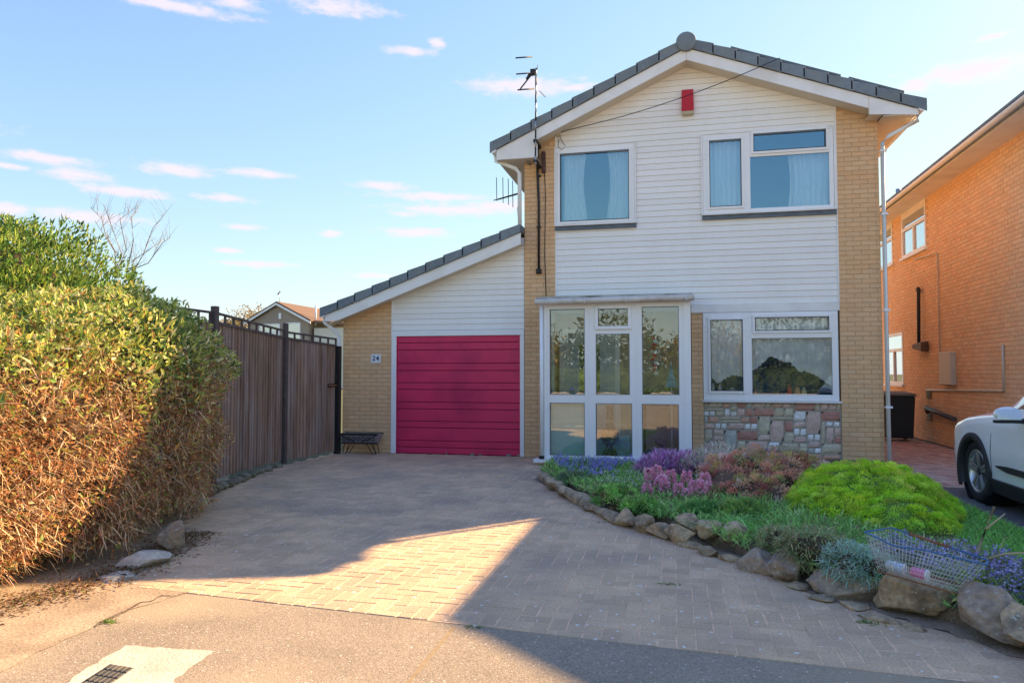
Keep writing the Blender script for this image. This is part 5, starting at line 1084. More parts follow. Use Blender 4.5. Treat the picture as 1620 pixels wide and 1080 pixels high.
def spikes(name, poly, n, pal, label, hgt=(.08, .17), r=.012, per=24, z=.12, wd=(.010, .016)):
    xs_, ys_ = [p[0] for p in poly], [p[1] for p in poly]; C = []
    while len(C) < n:
        x, y = random.uniform(min(xs_), max(xs_)), random.uniform(min(ys_), max(ys_))
        if inside(x, y, poly): C.append((x, y))
    C = np.array(C); hh_ = rng.uniform(*hgt, n); q = n*per; t = rng.random(q); Cx = np.repeat(C, per, 0); H_ = np.repeat(hh_, per); a = rng.uniform(0, 6.28, q)
    N = np.stack([np.cos(a), np.sin(a), rng.normal(.2, .4, q)], 1); P = np.stack([Cx[:, 0]+N[:, 0]*r*(1.2-t), Cx[:, 1]+N[:, 1]*r*(1.2-t), z+H_*(.55+.45*t)], 1)
    o = link(name, leaves_mesh(name, P, N, rng.normal(0, 1, (q, 3)), rng.uniform(*wd, q), rng.uniform(*wd, q)*.8, pick(pal, q)), PETAL); tag(o, label, None, kind='stuff'); return o
spikes('grape_hyacinths', BLUE, 230, BL, 'mass of small blue grape hyacinths at the left end of the bed')
carpet('grape_hyacinth_leaves', BLUE, 1500, [(.1, .22, .05, 2), (.16, .24, .12, 1)], (.1, .2), (.005, .009), .1, 1., .5)
WH = [(-1.0, -3.5), (-.65, -4.2), (-.2, -4.2), (-.2, -3.0), (-.9, -2.8)]
spikes('small_white_flowers', WH, 34, [(.75, .75, .7, 1)], 'small white flowers in the green ground cover', (.08, .15), .02, 12, .12, (.012, .02))
AUB = [(1.35, -6.6), (1.6, -7.2), (1.95, -7.55), (2.7, -7.6), (2.75, -7.0), (2.1, -6.5), (1.5, -6.2)]
spikes('blue_aubrieta', AUB, 330, [(.42, .38, .66, 4), (.56, .52, .78, 3), (.27, .22, .5, 2)], 'blue mauve flowers in and behind the wire basket', (.1, .24), .03, 14, .1, (.014, .022))
carpet('aubrieta_leaves', AUB, 4200, [(0.160, 0.208, 0.096, 3), (0.272, 0.304, 0.128, 2), (0.320, 0.240, 0.160, 1)], (.05, .15), (.005, .01), .1, .8, .9, hz=.12)
# leafy perennials filling the front of the bed
for px, py, z, rx, rz, lab, pal in ((975, 790, .12, .2, .1, 'leafy green plant with small white flowers in front of the middle of the porch', GR), (1015, 805, .12, .16, .08, 'low leafy plant left of the leftmost pink hyacinth', GR), (905, 762, .1, .16, .08, 'grey green leafy plant among the blue flowers at the bed end', [(.3, .42, .24, 2), (.2, .34, .16, 1)]), (1110, 815, .12, .16, .08, 'dark green leafy plant below the right hand hyacinths', [(.16, .36, .1, 2), (.24, .46, .14, 1)]), (1175, 815, .14, .2, .1, 'yellow green leafy plant at the foot of the red leaved shrub', [(.4, .58, .16, 2), (.28, .46, .12, 2)])):
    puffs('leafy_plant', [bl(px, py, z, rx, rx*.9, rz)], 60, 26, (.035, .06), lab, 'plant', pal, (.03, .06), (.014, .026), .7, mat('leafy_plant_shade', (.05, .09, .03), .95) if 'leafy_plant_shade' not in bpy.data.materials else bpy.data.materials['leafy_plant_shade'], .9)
# grey green cushions
clump('grey_cushion_plant', [bl(1350, 893, .2, .17, .15, .13), bl(1390, 900, .2, .16, .14, .12)], 2600, 'blue grey feathery cushion plant left of the wire basket', 'plant', [(0.475, 0.670, 0.540, 3), (0.302, 0.432, 0.302, 2), (0.648, 0.821, 0.648, 1)], (.02, .06), (.004, .008), 'blade', .4, .7, .4, .2, corek=.6)
clump('olive_cushion_plant', [bl(1290, 868, .22, .26, .2, .14), bl(1235, 855, .2, .18, .15, .12)], 3600, 'olive green wiry cushion plant below the lime shrub', 'plant', [(0.389, 0.437, 0.194, 3), (0.243, 0.292, 0.121, 2), (0.608, 0.583, 0.292, 1), (0.608, 0.389, 0.243, .6)], (.02, .06), (.004, .008), 'blade', .5, .7, .4, .2, corek=.6)
# strap leaved clumps
def strap(px, py, n, ln, wd, label, pal, z=.1, sp=.55, r=.08, droop=.55, name='strap_leaf_plant', cat='plant', group='strap leaved plants'):
    a = at(px, py, 2, z); B = np.stack([a.x+rng.normal(0, r, n), a.y+rng.normal(0, r, n), np.full(n, z)], 1); D = rng.normal(0, sp, (n, 3))*[1, 1, .1]+[0, 0, 1]
    o = link(name, blades_mesh(name, B, D, rng.uniform(*ln, n), rng.uniform(*wd, n), pick(pal, n), droop=droop, seg=5), LEAF); tag(o, label, cat, group); return o
SG = [(0.298, 0.643, 0.138, 3), (0.207, 0.459, 0.103, 3), (0.505, 0.826, 0.298, 1)]
strap(1150, 842, 110, (.18, .34), (.008, .014), 'arching green strap leaved clump behind the touching pair of rocks', SG)
strap(1192, 850, 130, (.18, .36), (.008, .014), 'arching green strap leaved clump behind the broad grey rock', SG)
strap(1240, 838, 90, (.2, .4), (.009, .015), 'tall strap leaved clump under the red shrub, with yellowish blades', SG+[(.35, .4, .1, 1)])
strap(1052, 815, 60, (.1, .22), (.007, .012), 'low grassy clump in front of the leftmost hyacinth', SG)
strap(930, 748, 40, (.2, .38), (.005, .008), 'tuft of thin upright leaves in front of the porch sill', [(.15, .24, .12, 1)], sp=.3, droop=.3)
strap(1542, 935, 90, (.12, .24), (.006, .010), 'lime yellow grass tuft just right of the wire basket', [(.4, .5, .06, 2), (.28, .42, .05, 2)], sp=.4, droop=.2, z=.15)
strap(1200, 720, 24, (.2, .36), (.006, .01), 'pale grassy iris leaves against the stone facing', [(.4, .42, .24, 1), (.2, .28, .1, 1)], sp=.25, droop=.2)
strap(1075, 740, 30, (.2, .3), (.006, .01), 'dry cream grass stems behind the pink hyacinths', [(.4, .38, .2, 1), (.2, .28, .1, 1)], sp=.3, droop=.2)
# pale iris flower
ir = thing('iris_flower', at(1220, 735, 2, .3), 'single pale lilac iris in front of a white facing stone', 'flower'); c = at(1222, 714, 1, -1.6)
ir.location = (c.x, c.y, .1); MB().tube([(c.x, c.y, .1), (c.x, c.y, c.z)], .006, 6).build('stem', mat('iris_stem', (.12, .22, .06)), ir)
n = 26; link('petals', leaves_mesh('petals', np.tile([c.x, c.y, c.z], (n, 1))+rng.normal(0, .018, (n, 3)), rng.normal(0, 1, (n, 3))*[1, 1, .5], rng.normal(0, 1, (n, 3)), rng.uniform(.05, .1, n), rng.uniform(.025, .04, n), pick([(.55, .55, .85, 2), (.42, .42, .78, 1)], n)), PETAL, ir)
# pink hyacinths, one by one
HY_ = [(1025, 782, 'separate pale pink hyacinth, leftmost and set apart'), (1040, 768, 'pink hyacinth at the upper left of the packed clump'), (1032, 757, 'pale pink hyacinth highest at the left of the clump'), (1055, 774, 'full pink hyacinth left of the middle of the clump'), (1072, 782, 'deep pink hyacinth in the middle of the clump'), (1085, 790, 'pink hyacinth hanging lowest at the front of the clump'), (1084, 762, 'small pink hyacinth at the back of the clump'), (1094, 776, 'pink hyacinth between the low front one and the right pair'), (1105, 778, 'pale pink hyacinth second from the right'), (1117, 765, 'large pink hyacinth furthest right'), (1047, 753, 'pink hyacinth tucked behind the upper left ones'), (1062, 760, 'pale pink hyacinth behind the full one')]
HP = [(.98, .44, .58, 4), (.98, .58, .70, 3), (.9, .3, .44, 1.5), (1., .74, .80, 1)]
for i, (px, py, lab) in enumerate(HY_):
    yy = lerp(-4.45, -3.95, min(1, max(0, (790-py)/36))); c = at(px, py, 1, yy); t = thing('pink_hyacinth', (c.x, yy, .1), lab, 'flower', 'pink hyacinths'); lean = Vector((random.uniform(-.03, .03), 0, 0))
    MB().tube([(c.x, yy, .1), c+lean*.3, c+Vector((0, 0, .05))], .007, 6).build('stem', bpy.data.materials['iris_stem'], t)
    n = 260; tt = rng.random(n)**.8; a = rng.uniform(0, 6.28, n); rr_ = .05*np.sqrt(np.clip(1-(tt-.4)**2*1.9, .05, 1)); N = np.stack([np.cos(a), np.sin(a), rng.normal(.1, .35, n)], 1)
    P = np.array(c)+np.stack([N[:, 0]*rr_+lean.x*tt*2, N[:, 1]*rr_, (tt-.45)*.21], 1)
    link('flower_spike', leaves_mesh('flower_spike', P-N*.012, N+rng.normal(0, .35, (n, 3)), rng.normal(0, 1, (n, 3)), rng.uniform(.03, .045, n), rng.uniform(.016, .024, n), pick(HP, n, .1)), PETAL, t)
    n = 9; link('leaves', blades_mesh('leaves', np.stack([c.x+rng.normal(0, .02, n), yy+rng.normal(0, .02, n), np.full(n, .1)], 1), rng.normal(0, .35, (n, 3))*[1, 1, 0]+[0, 0, 1], rng.uniform(.18, .3, n), .022, pick([(.2, .42, .09, 2), (.15, .33, .07, 2), (.3, .48, .15, 1)], n), seg=4), LEAF, t)
# dry stalks
st = thing('dry_stalk', at(1545, 890, 2, .1), 'thick pale dead stalk leaning up out of the basket corner', 'plant')
a, b = at(1543, 880, 1, -6.55), at(1573, 801, 1, -6.5); STR = mat('straw_stalk', (.52, .42, .24), .8, .15, 9)
MB().tube([a-Vector((.03, 0, .25)), a, b], [.02, .017, .011], 8).build('stalk', STR, st)
MB().tube([lerp(a, b, .55), at(1590, 812, 1, -6.5)], [.008, .003], 6).build('side_shoot', STR, st)
a, b = at(1550, 888, 1, -6.9), at(1635, 873, 1, -7.2); tag(MB().tube([a, lerp(a, b, .5)+Vector((0, 0, .02)), b], [.009, .008, .004], 6).build('dead_plant', STR), 'thin yellow dead stem lying sideways right of the basket', 'plant')
strap(1555, 895, 16, (.2, .42), (.005, .008), 'few dry arching grass stems beside the dead stalk', [(.5, .42, .2, 2), (.35, .36, .15, 1)], droop=.7, z=.15)
# weeds on the paving and pavement
for px, py, lab in ((1057, 924, 'small weed growing between the blocks in front of the bed'), (170, 982, 'yellow green weed in the pavement crack by the hedge'), (1374, 985, 'tiny weed at the foot of the golden rock'), (955, 826, 'tiny weed beside the small sandstone edging'), (741, 990, 'tiny grass shoot at the front edge of the driveway')):
    a = at(px, py); n = 40 if px not in (741,) else 10; o = link('weed', blades_mesh('weed', np.stack([a.x+rng.normal(0, .03, n), a.y+rng.normal(0, .014, n), np.full(n, -.004)], 1), rng.normal(0, .8, (n, 3))*[1, 1, .1]+[0, 0, .6], rng.uniform(.02, .045, n), .006, pick([(.2, .28, .05, 1), (.1, .2, .04, 1)], n), seg=2), LEAF); tag(o, lab, 'weed', 'weeds in the paving')

# ================================================================== WIRE BASKET WITH CANS
bk = thing('wire_basket', at(1440, 915, 2, .26), 'tilted wire shopping basket with blue rim lying on the rocks of the bed', 'basket')
BLf, BRf = at(1388, 903, 2, .27), at(1512, 938, 2, .24); d = (BRf-BLf); dn = d.normalized(); bkv = Vector((-dn.y, dn.x, 0)).normalized()
TLf, TRf = at(1369, 841, 2, .49), at(1561, 893, 2, .40)
TLf = BLf + Vector((-.08, -.02, .21)); 
def fit(px, py, yref): return at(px, py, 1, yref)
TLf, TRf = fit(1368, 841, BLf.y-.02), fit(1561, 893, BRf.y+.02)
TLb, TRb = TLf+bkv*.24+Vector((.05, 0, -.005)), TRf+bkv*.2+Vector((-.06, 0, -.01)); BLb, BRb = BLf+bkv*.2, BRf+bkv*.18
def sheetw(A0, A1, B0, B1, nu, nv, mb, r=.0015):
    for i in range(nu+1): t = i/nu; mb.tube([lerp(A0, A1, t), lerp(B0, B1, t)], r, 4)
    for j in range(1, nv): t = j/nv; mb.tube([lerp(A0, B0, t), lerp(A1, B1, t)], r, 4)
for (q, nu, nv) in (((TLf, TRf, BLf, BRf), 30, 9), ((TLb, TRb, BLb, BRb), 22, 6), ((TLf, TLb, BLf, BLb), 9, 9), ((TRf, TRb, BRf, BRb), 9, 9), ((BLf, BRf, BLb, BRb), 10, 4)):
    mb = MB(); sheetw(*q, nu, nv, mb); mb.build('mesh_side', CHROME, bk)
MB().tube([TLf, lerp(TLf, TRf, .25)+Vector((0, 0, -.035)), lerp(TLf, TRf, .5)+Vector((0, 0, -.012))], .0045, 6).build('rim', BLUEW, bk); MB().tube([lerp(TLf, TRf, .5)+Vector((0, 0, -.012)), TRf], .0045, 6).build('rim', BLUEW, bk)
MB().tube([TLb, lerp(TLb, TRb, .2)], .0045, 6).build('rim', BLUEW, bk); MB().tube([lerp(TLb, TRb, .2), lerp(TLb, TRb, .62)], .006, 6).build('rim', RUST, bk); MB().tube([lerp(TLb, TRb, .62), TRb, TRf], .0045, 6).build('rim', BLUEW, bk)
MB().tube([TLf, TLb], .0045, 6).build('rim', BLUEW, bk); MB().tube([BLf, BRf, BRb, BLb, BLf], .005, 6).build('base_wire', RUST, bk)
for k in range(12): q = lerp(TLb, TRb, .2+.42*k/11); MB().tube([q+Vector((0, 0, -.012)), q+Vector((.012, 0, .012))], .005, 4).build('rusty_coil', RUST, bk)
for t, m_, lab, ln in ((.12, mat('clear_pot', (.55, .62, .6), .2, .1), 'empty pale plastic pot at the left end of the basket', .05), (.24, mat('blue_white_pot', (.5, .6, .72), .3, .2, 30), 'small white and blue pot in the wire basket', .055), (.50, mat('pink_white_tub', (.8, .2, .42), .3, .1, 30), 'pink and white tub lying in the wire basket', .09)):
    p = lerp(BLf, BRf, t)+bkv*.07+Vector((0, 0, .035)); mb = MB(); ax = dn*ln*.5
    o = MB().tube([p-ax, p-ax*.2, p+ax*.75], [.028, .029, .03], 14).build('pot', m_); tag(o, lab, 'pot'); bevel(o, .003); MB().tube([p+ax*.75, p+ax], [.0315, .0315], 14).build('rim', WHITE, o)

# ================================================================== MANHOLE
mh = thing('drain_cover', at(165, 1070), 'cast iron drain cover in the pale concrete patch at the lower left', 'drain cover')
c4 = [at(175, 1049), at(212, 1055), at(175, 1092), at(118, 1085)]; U_, V_ = c4[1]-c4[0], c4[3]-c4[0]; nu, nv = 5, 4
mb = MB(); k = mb.pts([(p.x, p.y, -.0025) for p in (c4[0], c4[1], c4[1]+V_, c4[3])]); mb.face([k, k+1, k+2, k+3]); mb.build('frame', BLACKM, mh)
for i in range(nu):
    for j in range(nv):
        p = c4[0]+U_*(i+.04)/nu+V_*(j+.04)/nv; q = [p, p+U_*.92/nu, p+U_*.92/nu+V_*.92/nv, p+V_*.92/nv]; mb = MB(); block(mb, [(v.x, v.y) for v in q], -.03, .002, .004); mb.build('grid_plate', IRON, mh, fix=True)
# pavement joint
a, b = at(718, 990), at(640, 1085); n_ = Vector(((b-a).y, -(b-a).x, 0)).normalized()*.012
mb = MB(); k = mb.pts([(*(p)[:2], -.0042) for p in (a-n_, a+n_, b+n_, b-n_)]); mb.face([k, k+1, k+2, k+3]); o = mb.build('road_joint', mat('joint_tar', (.3, .22, .13), .95, .2, 20)); o['kind'] = 'structure'
mb = MB(); pr = None; cr = [(300, 935), (272, 942), (255, 941), (240, 950), (222, 952), (200, 965), (170, 978), (150, 990)]
for (p, q) in zip(cr, cr[1:]):
    a, b = at(*p), at(*q); n_ = Vector(((b-a).y, -(b-a).x, 0)).normalized()*random.uniform(.006, .016); k = mb.pts([(*(v)[:2], -.0008) for v in (a-n_, a+n_, b+n_, b-n_)]); mb.face([k, k+1, k+2, k+3])
o = mb.build('pavement_crack', SOIL); o['kind'] = 'structure'

# ================================================================== CAR
def make_car(X0=3.28, Yf=-2.12):
    car = thing('parked_car', (X0+.9, Yf-2.2, 0), 'white crossover car with black arch trim, cut off at the right edge', 'car')
    Wf = lambda s: np.interp(s, [0, .06, .15, .3, .55, .9, 1.5, 3.6, 4.0, 4.3, 4.4], [.60, .76, .84, .88, .90, .905, .91, .91, .87, .76, .6])
    Zs = lambda s: np.interp(s, [0, .1, .3, .6, .9, 1.3, 1.6, 3.6, 4.1, 4.4], [.66, .78, .87, .93, .965, 1.0, 1.02, 1.08, 1.05, .9])
    Zt = lambda s: np.interp(s, [0, .1, .3, .6, .9, 1.25, 1.6, 2.0, 2.4, 3.3, 3.9, 4.25, 4.4], [.70, .83, .93, 1.0, 1.05, 1.10, 1.32, 1.5, 1.57, 1.55, 1.42, 1.12, .95])
    Wr = lambda s: np.interp(s, [0, 1.2, 2., 3.4, 4.2, 4.4], [.4, .62, .6, .58, .6, .5])
    S = np.concatenate([np.linspace(0, .3, 9)[:-1], np.arange(.3, 4.35, .035), [4.4]]); ZR = [.20, .25, .3, .34, .38, .42, .46, .5, .54, .58, .62, .66, .70, .74, .78]
    rows = []
    for s in S:
        w, zs, zt, wr = Wf(s), Zs(s), Zt(s), Wr(s); cabin = max(0, min(1, (zt-zs-.09)/.3)); P = []
        for i, z0 in enumerate(ZR):
            t = (z0-.2)/.58; z = .2 + t*(min(zs-.1, .88)-.2); bulge = .955+.045*math.sin(min(1, t*1.3)*math.pi/2+.12) - .012*max(0, t-.55); P.append((w*min(1, bulge), z))
        P += [(w*.985, zs-.06), (w*.955, zs-.02), (w*.91, zs+.008)]
        e = zt-zs
        if cabin > .05: P += [(lerp(w*.89, wr, .05), zs+.05*cabin+.01), (lerp(w*.88, wr, .35), zs+e*.35), (lerp(w*.88, wr, .7), zs+e*.68), (wr*1.02, zs+e*.88), (wr*.85, zs+e*.965), (wr*.45, zt-.004), (0, zt)]
        else: P += [(w*.87, zs+e*.2), (w*.8, zs+e*.45), (w*.7, zs+e*.65), (w*.55, zs+e*.82), (w*.4, zs+e*.92), (w*.2, zs+e*.98), (0, zt)]
        rows.append(P)
    n = len(rows[0]); full = []
    for s, P in zip(S, rows): full.append([(X0+.91-x, Yf-s, z) for x, z in P] + [(X0+.91+x, Yf-s, z) for x, z in P[::-1][1:]])
    m = len(full[0]); V = [p for r in full for p in r]; mb = MB(); mb.v = V; WX = [.9, 3.5]; RW = .39
    for i in range(len(S)-1):
        for j in range(m-1):
            q = [i*m+j, (i+1)*m+j, (i+1)*m+j+1, i*m+j+1]; cy = (S[i]+S[i+1])/2; cz = sum(V[k][2] for k in q)/4
            if any((cy-a)**2+(cz-.34)**2 < RW**2 for a in WX) and (j < 17 or j > m-18): continue
            mb.mi = 1 if (1.75 < cy < 3.75 and (18 <= j <= 20 or m-22 <= j <= m-20)) or (1.3 < cy < 1.95 and 20 < j < m-22) else 0
            mb.face(q, True)
    mb.mi = 0; mb.face([k for k in range(m)]); mb.face([(len(S)-1)*m+k for k in range(m)][::-1])
    for i, v in enumerate(mb.v):
        for a in WX:
            dy, dz = (Yf-v[1])-a, v[2]-.34; r = math.hypot(dy, dz)
            if RW*.86 < r < RW*1.07 and abs(v[0]-X0-.91) > .6: mb.v[i] = (v[0], Yf-a-dy/r*RW, .34+dz/r*RW)
    body = mb.build('body', [CARW, mat('car_window_glass', (.02, .025, .03), .05, .02, coat=1.)], car, fix=False)
    for a in WX:
        for side in (0, 1):
            xo = X0 if side == 0 else X0+1.82; sg = 1 if side == 0 else -1; arch = MB(); R = []
            for k in range(29):
                th = math.radians(-28+k*(236/28)); cyy, czz = Yf-a-math.cos(th)*1., .34; 
                for rr, xx in ((.355, .05), (.36, -.012), (.435, -.014), (.44, .03)): R.append((xo+sg*xx, Yf-a-math.cos(th)*rr, .34+math.sin(th)*rr))
            k0 = arch.pts(R)
            for k in range(28):
                for j in range(3): arch.face([k0+k*4+j, k0+k*4+j+1, k0+k*4+5+j, k0+k*4+4+j], True)
            arch.build('wheel_arch', CARB, car)
            MB().lathe((xo+sg*.03, Yf-a, .34), [(.40, 0), (.40, sg*.3), (.0, sg*.31)], 30, 'x').build('wheel_well', BLACK, car)
            cx = xo+sg*.04; wt = thing_part('wheel', (cx, Yf-a, .345), car)
            MB().lathe((cx, Yf-a, .345), [(.235, .03*sg), (.245, 0), (.30, -.012*sg), (.335, .0), (.349, .03*sg), (.35, .10*sg), (.349, .17*sg), (.335, .2*sg), (.25, .21*sg)], 56, 'x').build('tyre', TYRE, wt)
            tr2 = MB()
            for k in range(72):
                t0 = k/72*2*math.pi; c_, s_ = math.cos(t0), math.sin(t0); t1 = t0+.05; c1, s1 = math.cos(t1), math.sin(t1)
                for (xa, xb) in ((.035, .09), (.11, .16)):
                    tr2.hexa([(cx+sg*xa, Yf-a+r_*cc, .345+r_*ss) for r_, cc, ss in ((.347, c_, s_),)]+[(cx+sg*xb, Yf-a+.347*c_, .345+.347*s_), (cx+sg*xb, Yf-a+.347*c1, .345+.347*s1), (cx+sg*xa, Yf-a+.347*c1, .345+.347*s1), (cx+sg*xa, Yf-a+.354*c_, .345+.354*s_), (cx+sg*xb, Yf-a+.354*c_, .345+.354*s_), (cx+sg*xb, Yf-a+.354*c1, .345+.354*s1), (cx+sg*xa, Yf-a+.354*c1, .345+.354*s1)])
            tag(tr2.build('tread', TYRE, wt), kind='stuff')
            rim = MB(); rim.lathe((cx, Yf-a, .345), [(.24, .02*sg), (.243, -.004*sg), (.225, .0), (.215, .03*sg), (.2, .09*sg)], 48, 'x'); rim.build('rim', ALLOY, wt)
            MB().lathe((cx, Yf-a, .345), [(.0, .085*sg), (.215, .085*sg)], 40, 'x').build('brake_disc', DARKALLOY, wt)
            sp_ = MB()
            for k in range(5):
                for off in (-.13, .13):
                    th = math.radians(90+72*k); a0, a1 = th+off*2.6, th+off; da = Vector((0, math.cos(a0), math.sin(a0)))*.05; db = Vector((0, math.cos(a1), math.sin(a1)))*.228; tn = Vector((0, -math.sin(th), math.cos(th)))
                    c0_ = Vector((cx, Yf-a, .345)); w0, w1 = .013, .022
                    P = [c0_+da-tn*w0, c0_+da+tn*w0, c0_+db+tn*w1, c0_+db-tn*w1]; sx = Vector((sg, 0, 0)); sp_.hexa([p+sx*.05 for p in P]+[P[0]+sx*.018, P[1]+sx*.018, P[2]+sx*.006, P[3]+sx*.006])
            bevel(sp_.build('spokes', ALLOY, wt), .003); MB().lathe((cx, Yf-a, .345), [(0, .008*sg), (.03, .01*sg), (.055, .02*sg), (.06, .05*sg)], 20, 'x').build('hub_cap', DARKALLOY, wt)
    for side in (0, 1):
        xo = X0 if side == 0 else X0+1.82; sg = 1 if side == 0 else -1
        mb = MB(); mb.hexa([(xo+sg*.04, Yf-3.1, .17), (xo+sg*.04, Yf-1.28, .17), (xo+sg*.2, Yf-1.28, .17), (xo+sg*.2, Yf-3.1, .17), (xo-sg*.012, Yf-3.1, .33), (xo-sg*.012, Yf-1.28, .33), (xo+sg*.2, Yf-1.28, .33), (xo+sg*.2, Yf-3.1, .33)]); bevel(mb.build('sill_trim', CARB, car), .01)
        mb = MB(); mb.hexa([(xo-sg*.012, Yf-1.5, .47), (xo-sg*.01, Yf-1.75, .44), (xo+sg*.03, Yf-1.75, .44), (xo+sg*.03, Yf-1.5, .47), (xo-sg*.012, Yf-1.5, .482), (xo-sg*.01, Yf-1.75, .50), (xo+sg*.03, Yf-1.75, .5), (xo+sg*.03, Yf-1.5, .482)]); mb.box(min(xo-sg*.012, xo+sg*.03), max(xo-sg*.012, xo+sg*.03), Yf-3., Yf-1.751, .44, .5); mb.build('side_moulding', CARB, car)
        MB().tube([(xo-sg*.0+sg*.012, Yf-1.36, .36), (xo-sg*.001, Yf-1.36, .6), (xo+sg*.004, Yf-1.38, .8), (xo+sg*.035, Yf-1.5, .975)], .0025, 4).build('door_gap', BLACK, car)
        c = Vector((xo-sg*.13, Yf-2.12, 1.05)); bm = bmesh.new(); bmesh.ops.create_uvsphere(bm, u_segments=20, v_segments=12, radius=1)
        for v in bm.verts:
            v.co = Vector((v.co.x*.125, v.co.y*.085*(1 if v.co.y > 0 else .35), v.co.z*.075*(1 if v.co.z > 0 else .8)))+c
        for f in bm.faces: f.smooth = True
        me = bpy.data.meshes.new('mirror'); bm.to_mesh(me); bm.free(); mr = link('mirror', me, CARW, car)
        bevel(MB().box(c.x-.12, c.x+.12, c.y-.03, c.y+.04, c.z-.085, c.z-.055).build('mirror_base', CARB, mr), .01, 2); MB().box(c.x-.105, c.x+.105, c.y-.034, c.y-.031, c.z-.05, c.z+.05).build('mirror_glass', GLASSN, mr)
        MB().tube([(c.x+sg*.08, c.y, c.z-.06), (xo+sg*.06, c.y+.03, c.z-.07)], .025, 8).build('mirror_arm', CARB, mr)
        bm = bmesh.new(); bmesh.ops.create_uvsphere(bm, u_segments=16, v_segments=10, radius=1)
        hc_ = Vector((xo+sg*.26, Yf-.26, .70))
        for v in bm.verts: v.co = Vector((v.co.x*.13, v.co.y*.16, v.co.z*.07))+hc_
        me = bpy.data.meshes.new('headlight'); bm.to_mesh(me); bm.free(); link('headlight', me, mat('headlamp', (.6, .62, .62), .08, .02, coat=1.) if 'headlamp' not in bpy.data.materials else bpy.data.materials['headlamp'], car)
    MB().box(X0+.3, X0+1.52, Yf-.04, Yf+.012, .3, .55).build('grille', CARB, car)
    MB().box(X0+.25, X0+1.6, Yf-4.2, Yf-.35, .16, .24).build('underbody', BLACK, car)
    return car
def thing_part(name, loc, parent):
    o = bpy.data.objects.new(name, None); COL.objects.link(o); o.parent = parent; o.location = Vector(loc)-woff(parent); return o
make_car()

# ================================================================== THINGS INSIDE THE PORCH AND ON THE SILLS
WICK = mat('wicker', (.22, .13, .06), .8, .3, 40, bump=.5, bs=120); BRASS = mat('olive_glaze', (.16, .13, .05), .3, .2, 12)
c = at(968, 690, 1, -.6)
va = thing('bulbous_vase', (c.x, -.6, .06), 'dark olive bulbous vase standing in the middle of the porch', 'vase'); MB().lathe((c.x-.03, -.6, .06), [(.07, 0), (.1, .02), (.12, .1), (.07, .19), (.06, .22), (.13, .32), (.14, .42), (.08, .52), (.05, .6), (.06, .75), (.045, .8)], 24).build('body', BRASS, va); MB().lathe((c.x-.03, -.6, .06), [(.05, .8), (.07, .84), (.065, .86)], 24).build('lip', BRASS, va)
hp = thing('wire_hoop', (c.x, -.75, .06), 'round wire hoop ornament leaning inside the lower middle pane', 'ornament'); mb = MB(); r_ = .3; cc = Vector((c.x+.02, -.78, .38))
mb.tube([(cc.x+r_*math.cos(t*math.pi/16), cc.y+.03*math.sin(t*math.pi/16), cc.z+r_*math.sin(t*math.pi/16)) for t in range(33)], .008, 6); mb.build('rim', CHROME, hp); mb = MB()
for k in range(9): mb.tube([cc, (cc.x+r_*math.cos(k*.7), cc.y, cc.z+r_*math.sin(k*.7))], .004, 5)
mb.build('spokes', CHROME, hp)
tp = tag(MB().hexa([(cc.x-.28, -.5, .06), (cc.x+.26, -.5, .06), (cc.x+.26, -.38, .06), (cc.x-.28, -.38, .06), (cc.x-.28, -.5, .34), (cc.x+.26, -.5, .46), (cc.x+.26, -.38, .46), (cc.x-.28, -.38, .34)]).build('storage_bag', mat('pale_blue_bag', (.6, .75, .8), .5, .2, 10)), 'pale blue bag slumped on the porch floor behind the hoop', 'bag'); bevel(tp, .05, 3)
lb = tag(bevel(MB().box(-1.93, -1.3, -.88, -.85, .1, .98).build('porch_board', mat('pale_teal_board', (.66, .80, .78), .4, .04)), .01), 'pale teal board behind the lower left porch pane', 'board')
g1 = at(1036, 565, 1, -.8); ga = thing('garland', (g1.x, -.8, 2.0), 'hanging string of red and white paper ornaments in the right porch pane', 'ornament')
MB().tube([(g1.x, -.8, 2.42), (g1.x+.01, -.8, 1.4)], .003, 5).build('cord', WHITE, ga); k = 0
for z in np.arange(1.42, 2.02, .055):
    k += 1; x = g1.x+.025*math.sin(k*2.1); mb = MB(); mb.hexa([(x-.035, -.82, z), (x+.03, -.81, z-.008), (x+.035, -.79, z), (x-.03, -.79, z+.006), (x-.035, -.82, z+.04), (x+.03, -.81, z+.034), (x+.03, -.79, z+.042), (x-.03, -.79, z+.04)]); mb.build('charm', (RED, WHITE, mat('orange_paper', (.6, .16, .08)) if 'orange_paper' not in bpy.data.materials else bpy.data.materials['orange_paper'])[k % 3], ga)
c = at(1062, 600, 1, -.72); pf = thing('folded_parasol', (c.x, -.72, .9), 'small blue and white folded parasol standing in the right porch pane', 'parasol'); mb = MB()
mb.lathe((c.x, -.72, c.z-.12), [(.1, 0), (.08, .06), (.045, .18), (.012, .34), (0, .36)], 14); q = mb.build('canopy', mat('blue_white_cloth', (.22, .42, .6), .7, .5, 22), pf); MB().tube([(c.x, -.72, .06), (c.x, -.72, c.z+.28)], .01, 8).build('pole', WHITE, pf)
c = at(1045, 650, 1, -.6); tb = thing('porch_table', (c.x, -.5, .06), 'small dark table holding pots in the right of the porch', 'table'); MB().box(c.x-.28, c.x+.3, -.7, -.3, .93, .96).build('tabletop', WICK, tb)
for sx in (-.25, .27):
    for y in (-.67, -.33): MB().tube([(c.x+sx, y, .06), (c.x+sx, y, .93)], .015, 6).build('leg', WICK, tb)
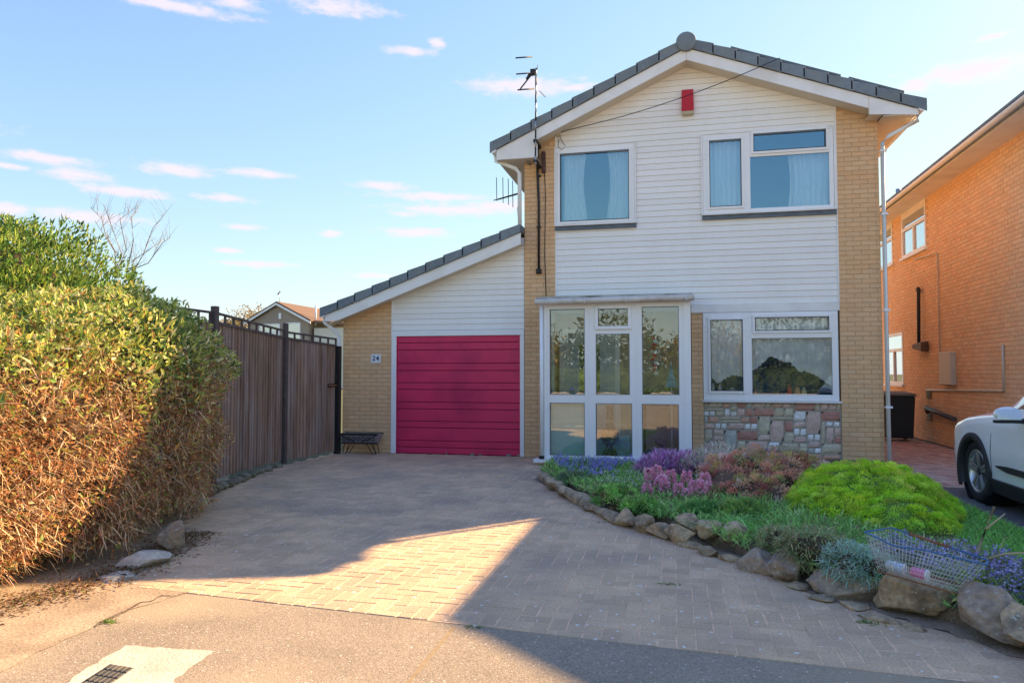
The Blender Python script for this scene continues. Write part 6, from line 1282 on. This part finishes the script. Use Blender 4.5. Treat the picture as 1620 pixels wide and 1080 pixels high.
for i, (dx, hh_, col, lab) in enumerate(((-.2, .16, (.55, .22, .14), 'terracotta pot left on the porch table'), (-.02, .12, (.4, .3, .2), 'brown pot in the middle of the porch table'), (.14, .2, (.6, .55, .48), 'cream pot right on the porch table'))):
    p = thing('plant_pot', (c.x+dx, -.55, .96), lab, 'pot', 'pots on the porch table'); MB().lathe((c.x+dx, -.55, .96), [(.0, 0), (.045, 0), (.065, hh_*.85), (.07, hh_), (.055, hh_)], 16).build('body', mat('pot_glaze', col, .6, .1), p)
    B = np.tile([c.x+dx, -.55, .96+hh_-.02], (40, 1))+rng.normal(0, .02, (40, 3))*[1, 1, 0]; link('leaves', blades_mesh('leaves', B, rng.normal(0, .5, (40, 3))+[0, 0, 1], rng.uniform(.08, .22, 40), .015, pick(GR, 40)), LEAF, p)
for i, (dx, z, s_, col, lab) in enumerate(((-.18, .06, .2, (.12, .16, .2), 'dark bundle on the porch floor, left under the table'), (.1, .06, .22, (.08, .1, .14), 'dark blue bundle on the porch floor, right under the table'), (.02, .28, .14, (.3, .2, .2), 'mauve bundle lying on top of the dark ones'))):
    o = link('cloth_bundle', rockmesh('cloth_bundle', s_*1.5, s_, s_*1.1, 900+i, .3, .2), mat('bundle_cloth', col, .9, .4, 12), None, (c.x+dx, -.74, z)); tag(o, lab, 'bundle')
bx_ = tag(MB().box(c.x-.05, c.x+.12, -.84, -.72, .6, .88).build('cardboard_box', mat('cardboard', (.42, .26, .13), .8, .1)), 'small cardboard box in the lower right porch pane', 'box')
st_ = tag(MB().lathe((at(905, 612, 1, PY-.0).x, PY-.008, at(905, 616, 1, PY).z), [(0, 0), (.035, 0), (.035, .003)], 20, 'y').build('window_sticker', mat('grey_sticker', (.2, .2, .22), .5)), 'small round sticker on the left porch pane', 'sticker')
# sill ornaments
def orn(px, py, w_, h_, col, lab, m=None):
    c = at(px, py, 1, .09); o = thing('sill_ornament', c, lab, 'ornament', 'ornaments on the window sill'); MB().lathe((c.x, .09, c.z), [(0, 0), (w_*.5, 0), (w_*.42, h_*.3), (w_*.5, h_*.5), (w_*.25, h_*.72), (w_*.3, h_*.85), (0, h_)], 14).build('figure', mat('ornament_glaze', col, .3, .3, 60), o)
for q in ((1128, 619, .06, .14, (.6, .65, .7), 'pale grey ornament at the far left of the downstairs window'), (1139, 619, .07, .12, (.62, .58, .62), 'lilac white ornament in the left casement'), (1159, 619, .1, .07, (.2, .35, .45), 'blue and yellow ornament in the left casement'), (1195, 624, .06, .09, (.55, .3, .3), 'small pink ornament at the left of the big pane'), (1249, 624, .09, .17, (.6, .08, .1), 'red figure ornament in the middle of the big pane'), (1262, 624, .12, .13, (.7, .4, .25), 'orange ornament beside the red figure'), (1272, 624, .1, .12, (.65, .58, .35), 'cream ornament right of the orange one'), (1230, 624, .12, .1, (.1, .12, .12), 'dark low ornament left of the red figure')): orn(*q)
MB().box(.5, 2.5, .06, .24, .96, 1.0).build('window_board', WHITE, house)
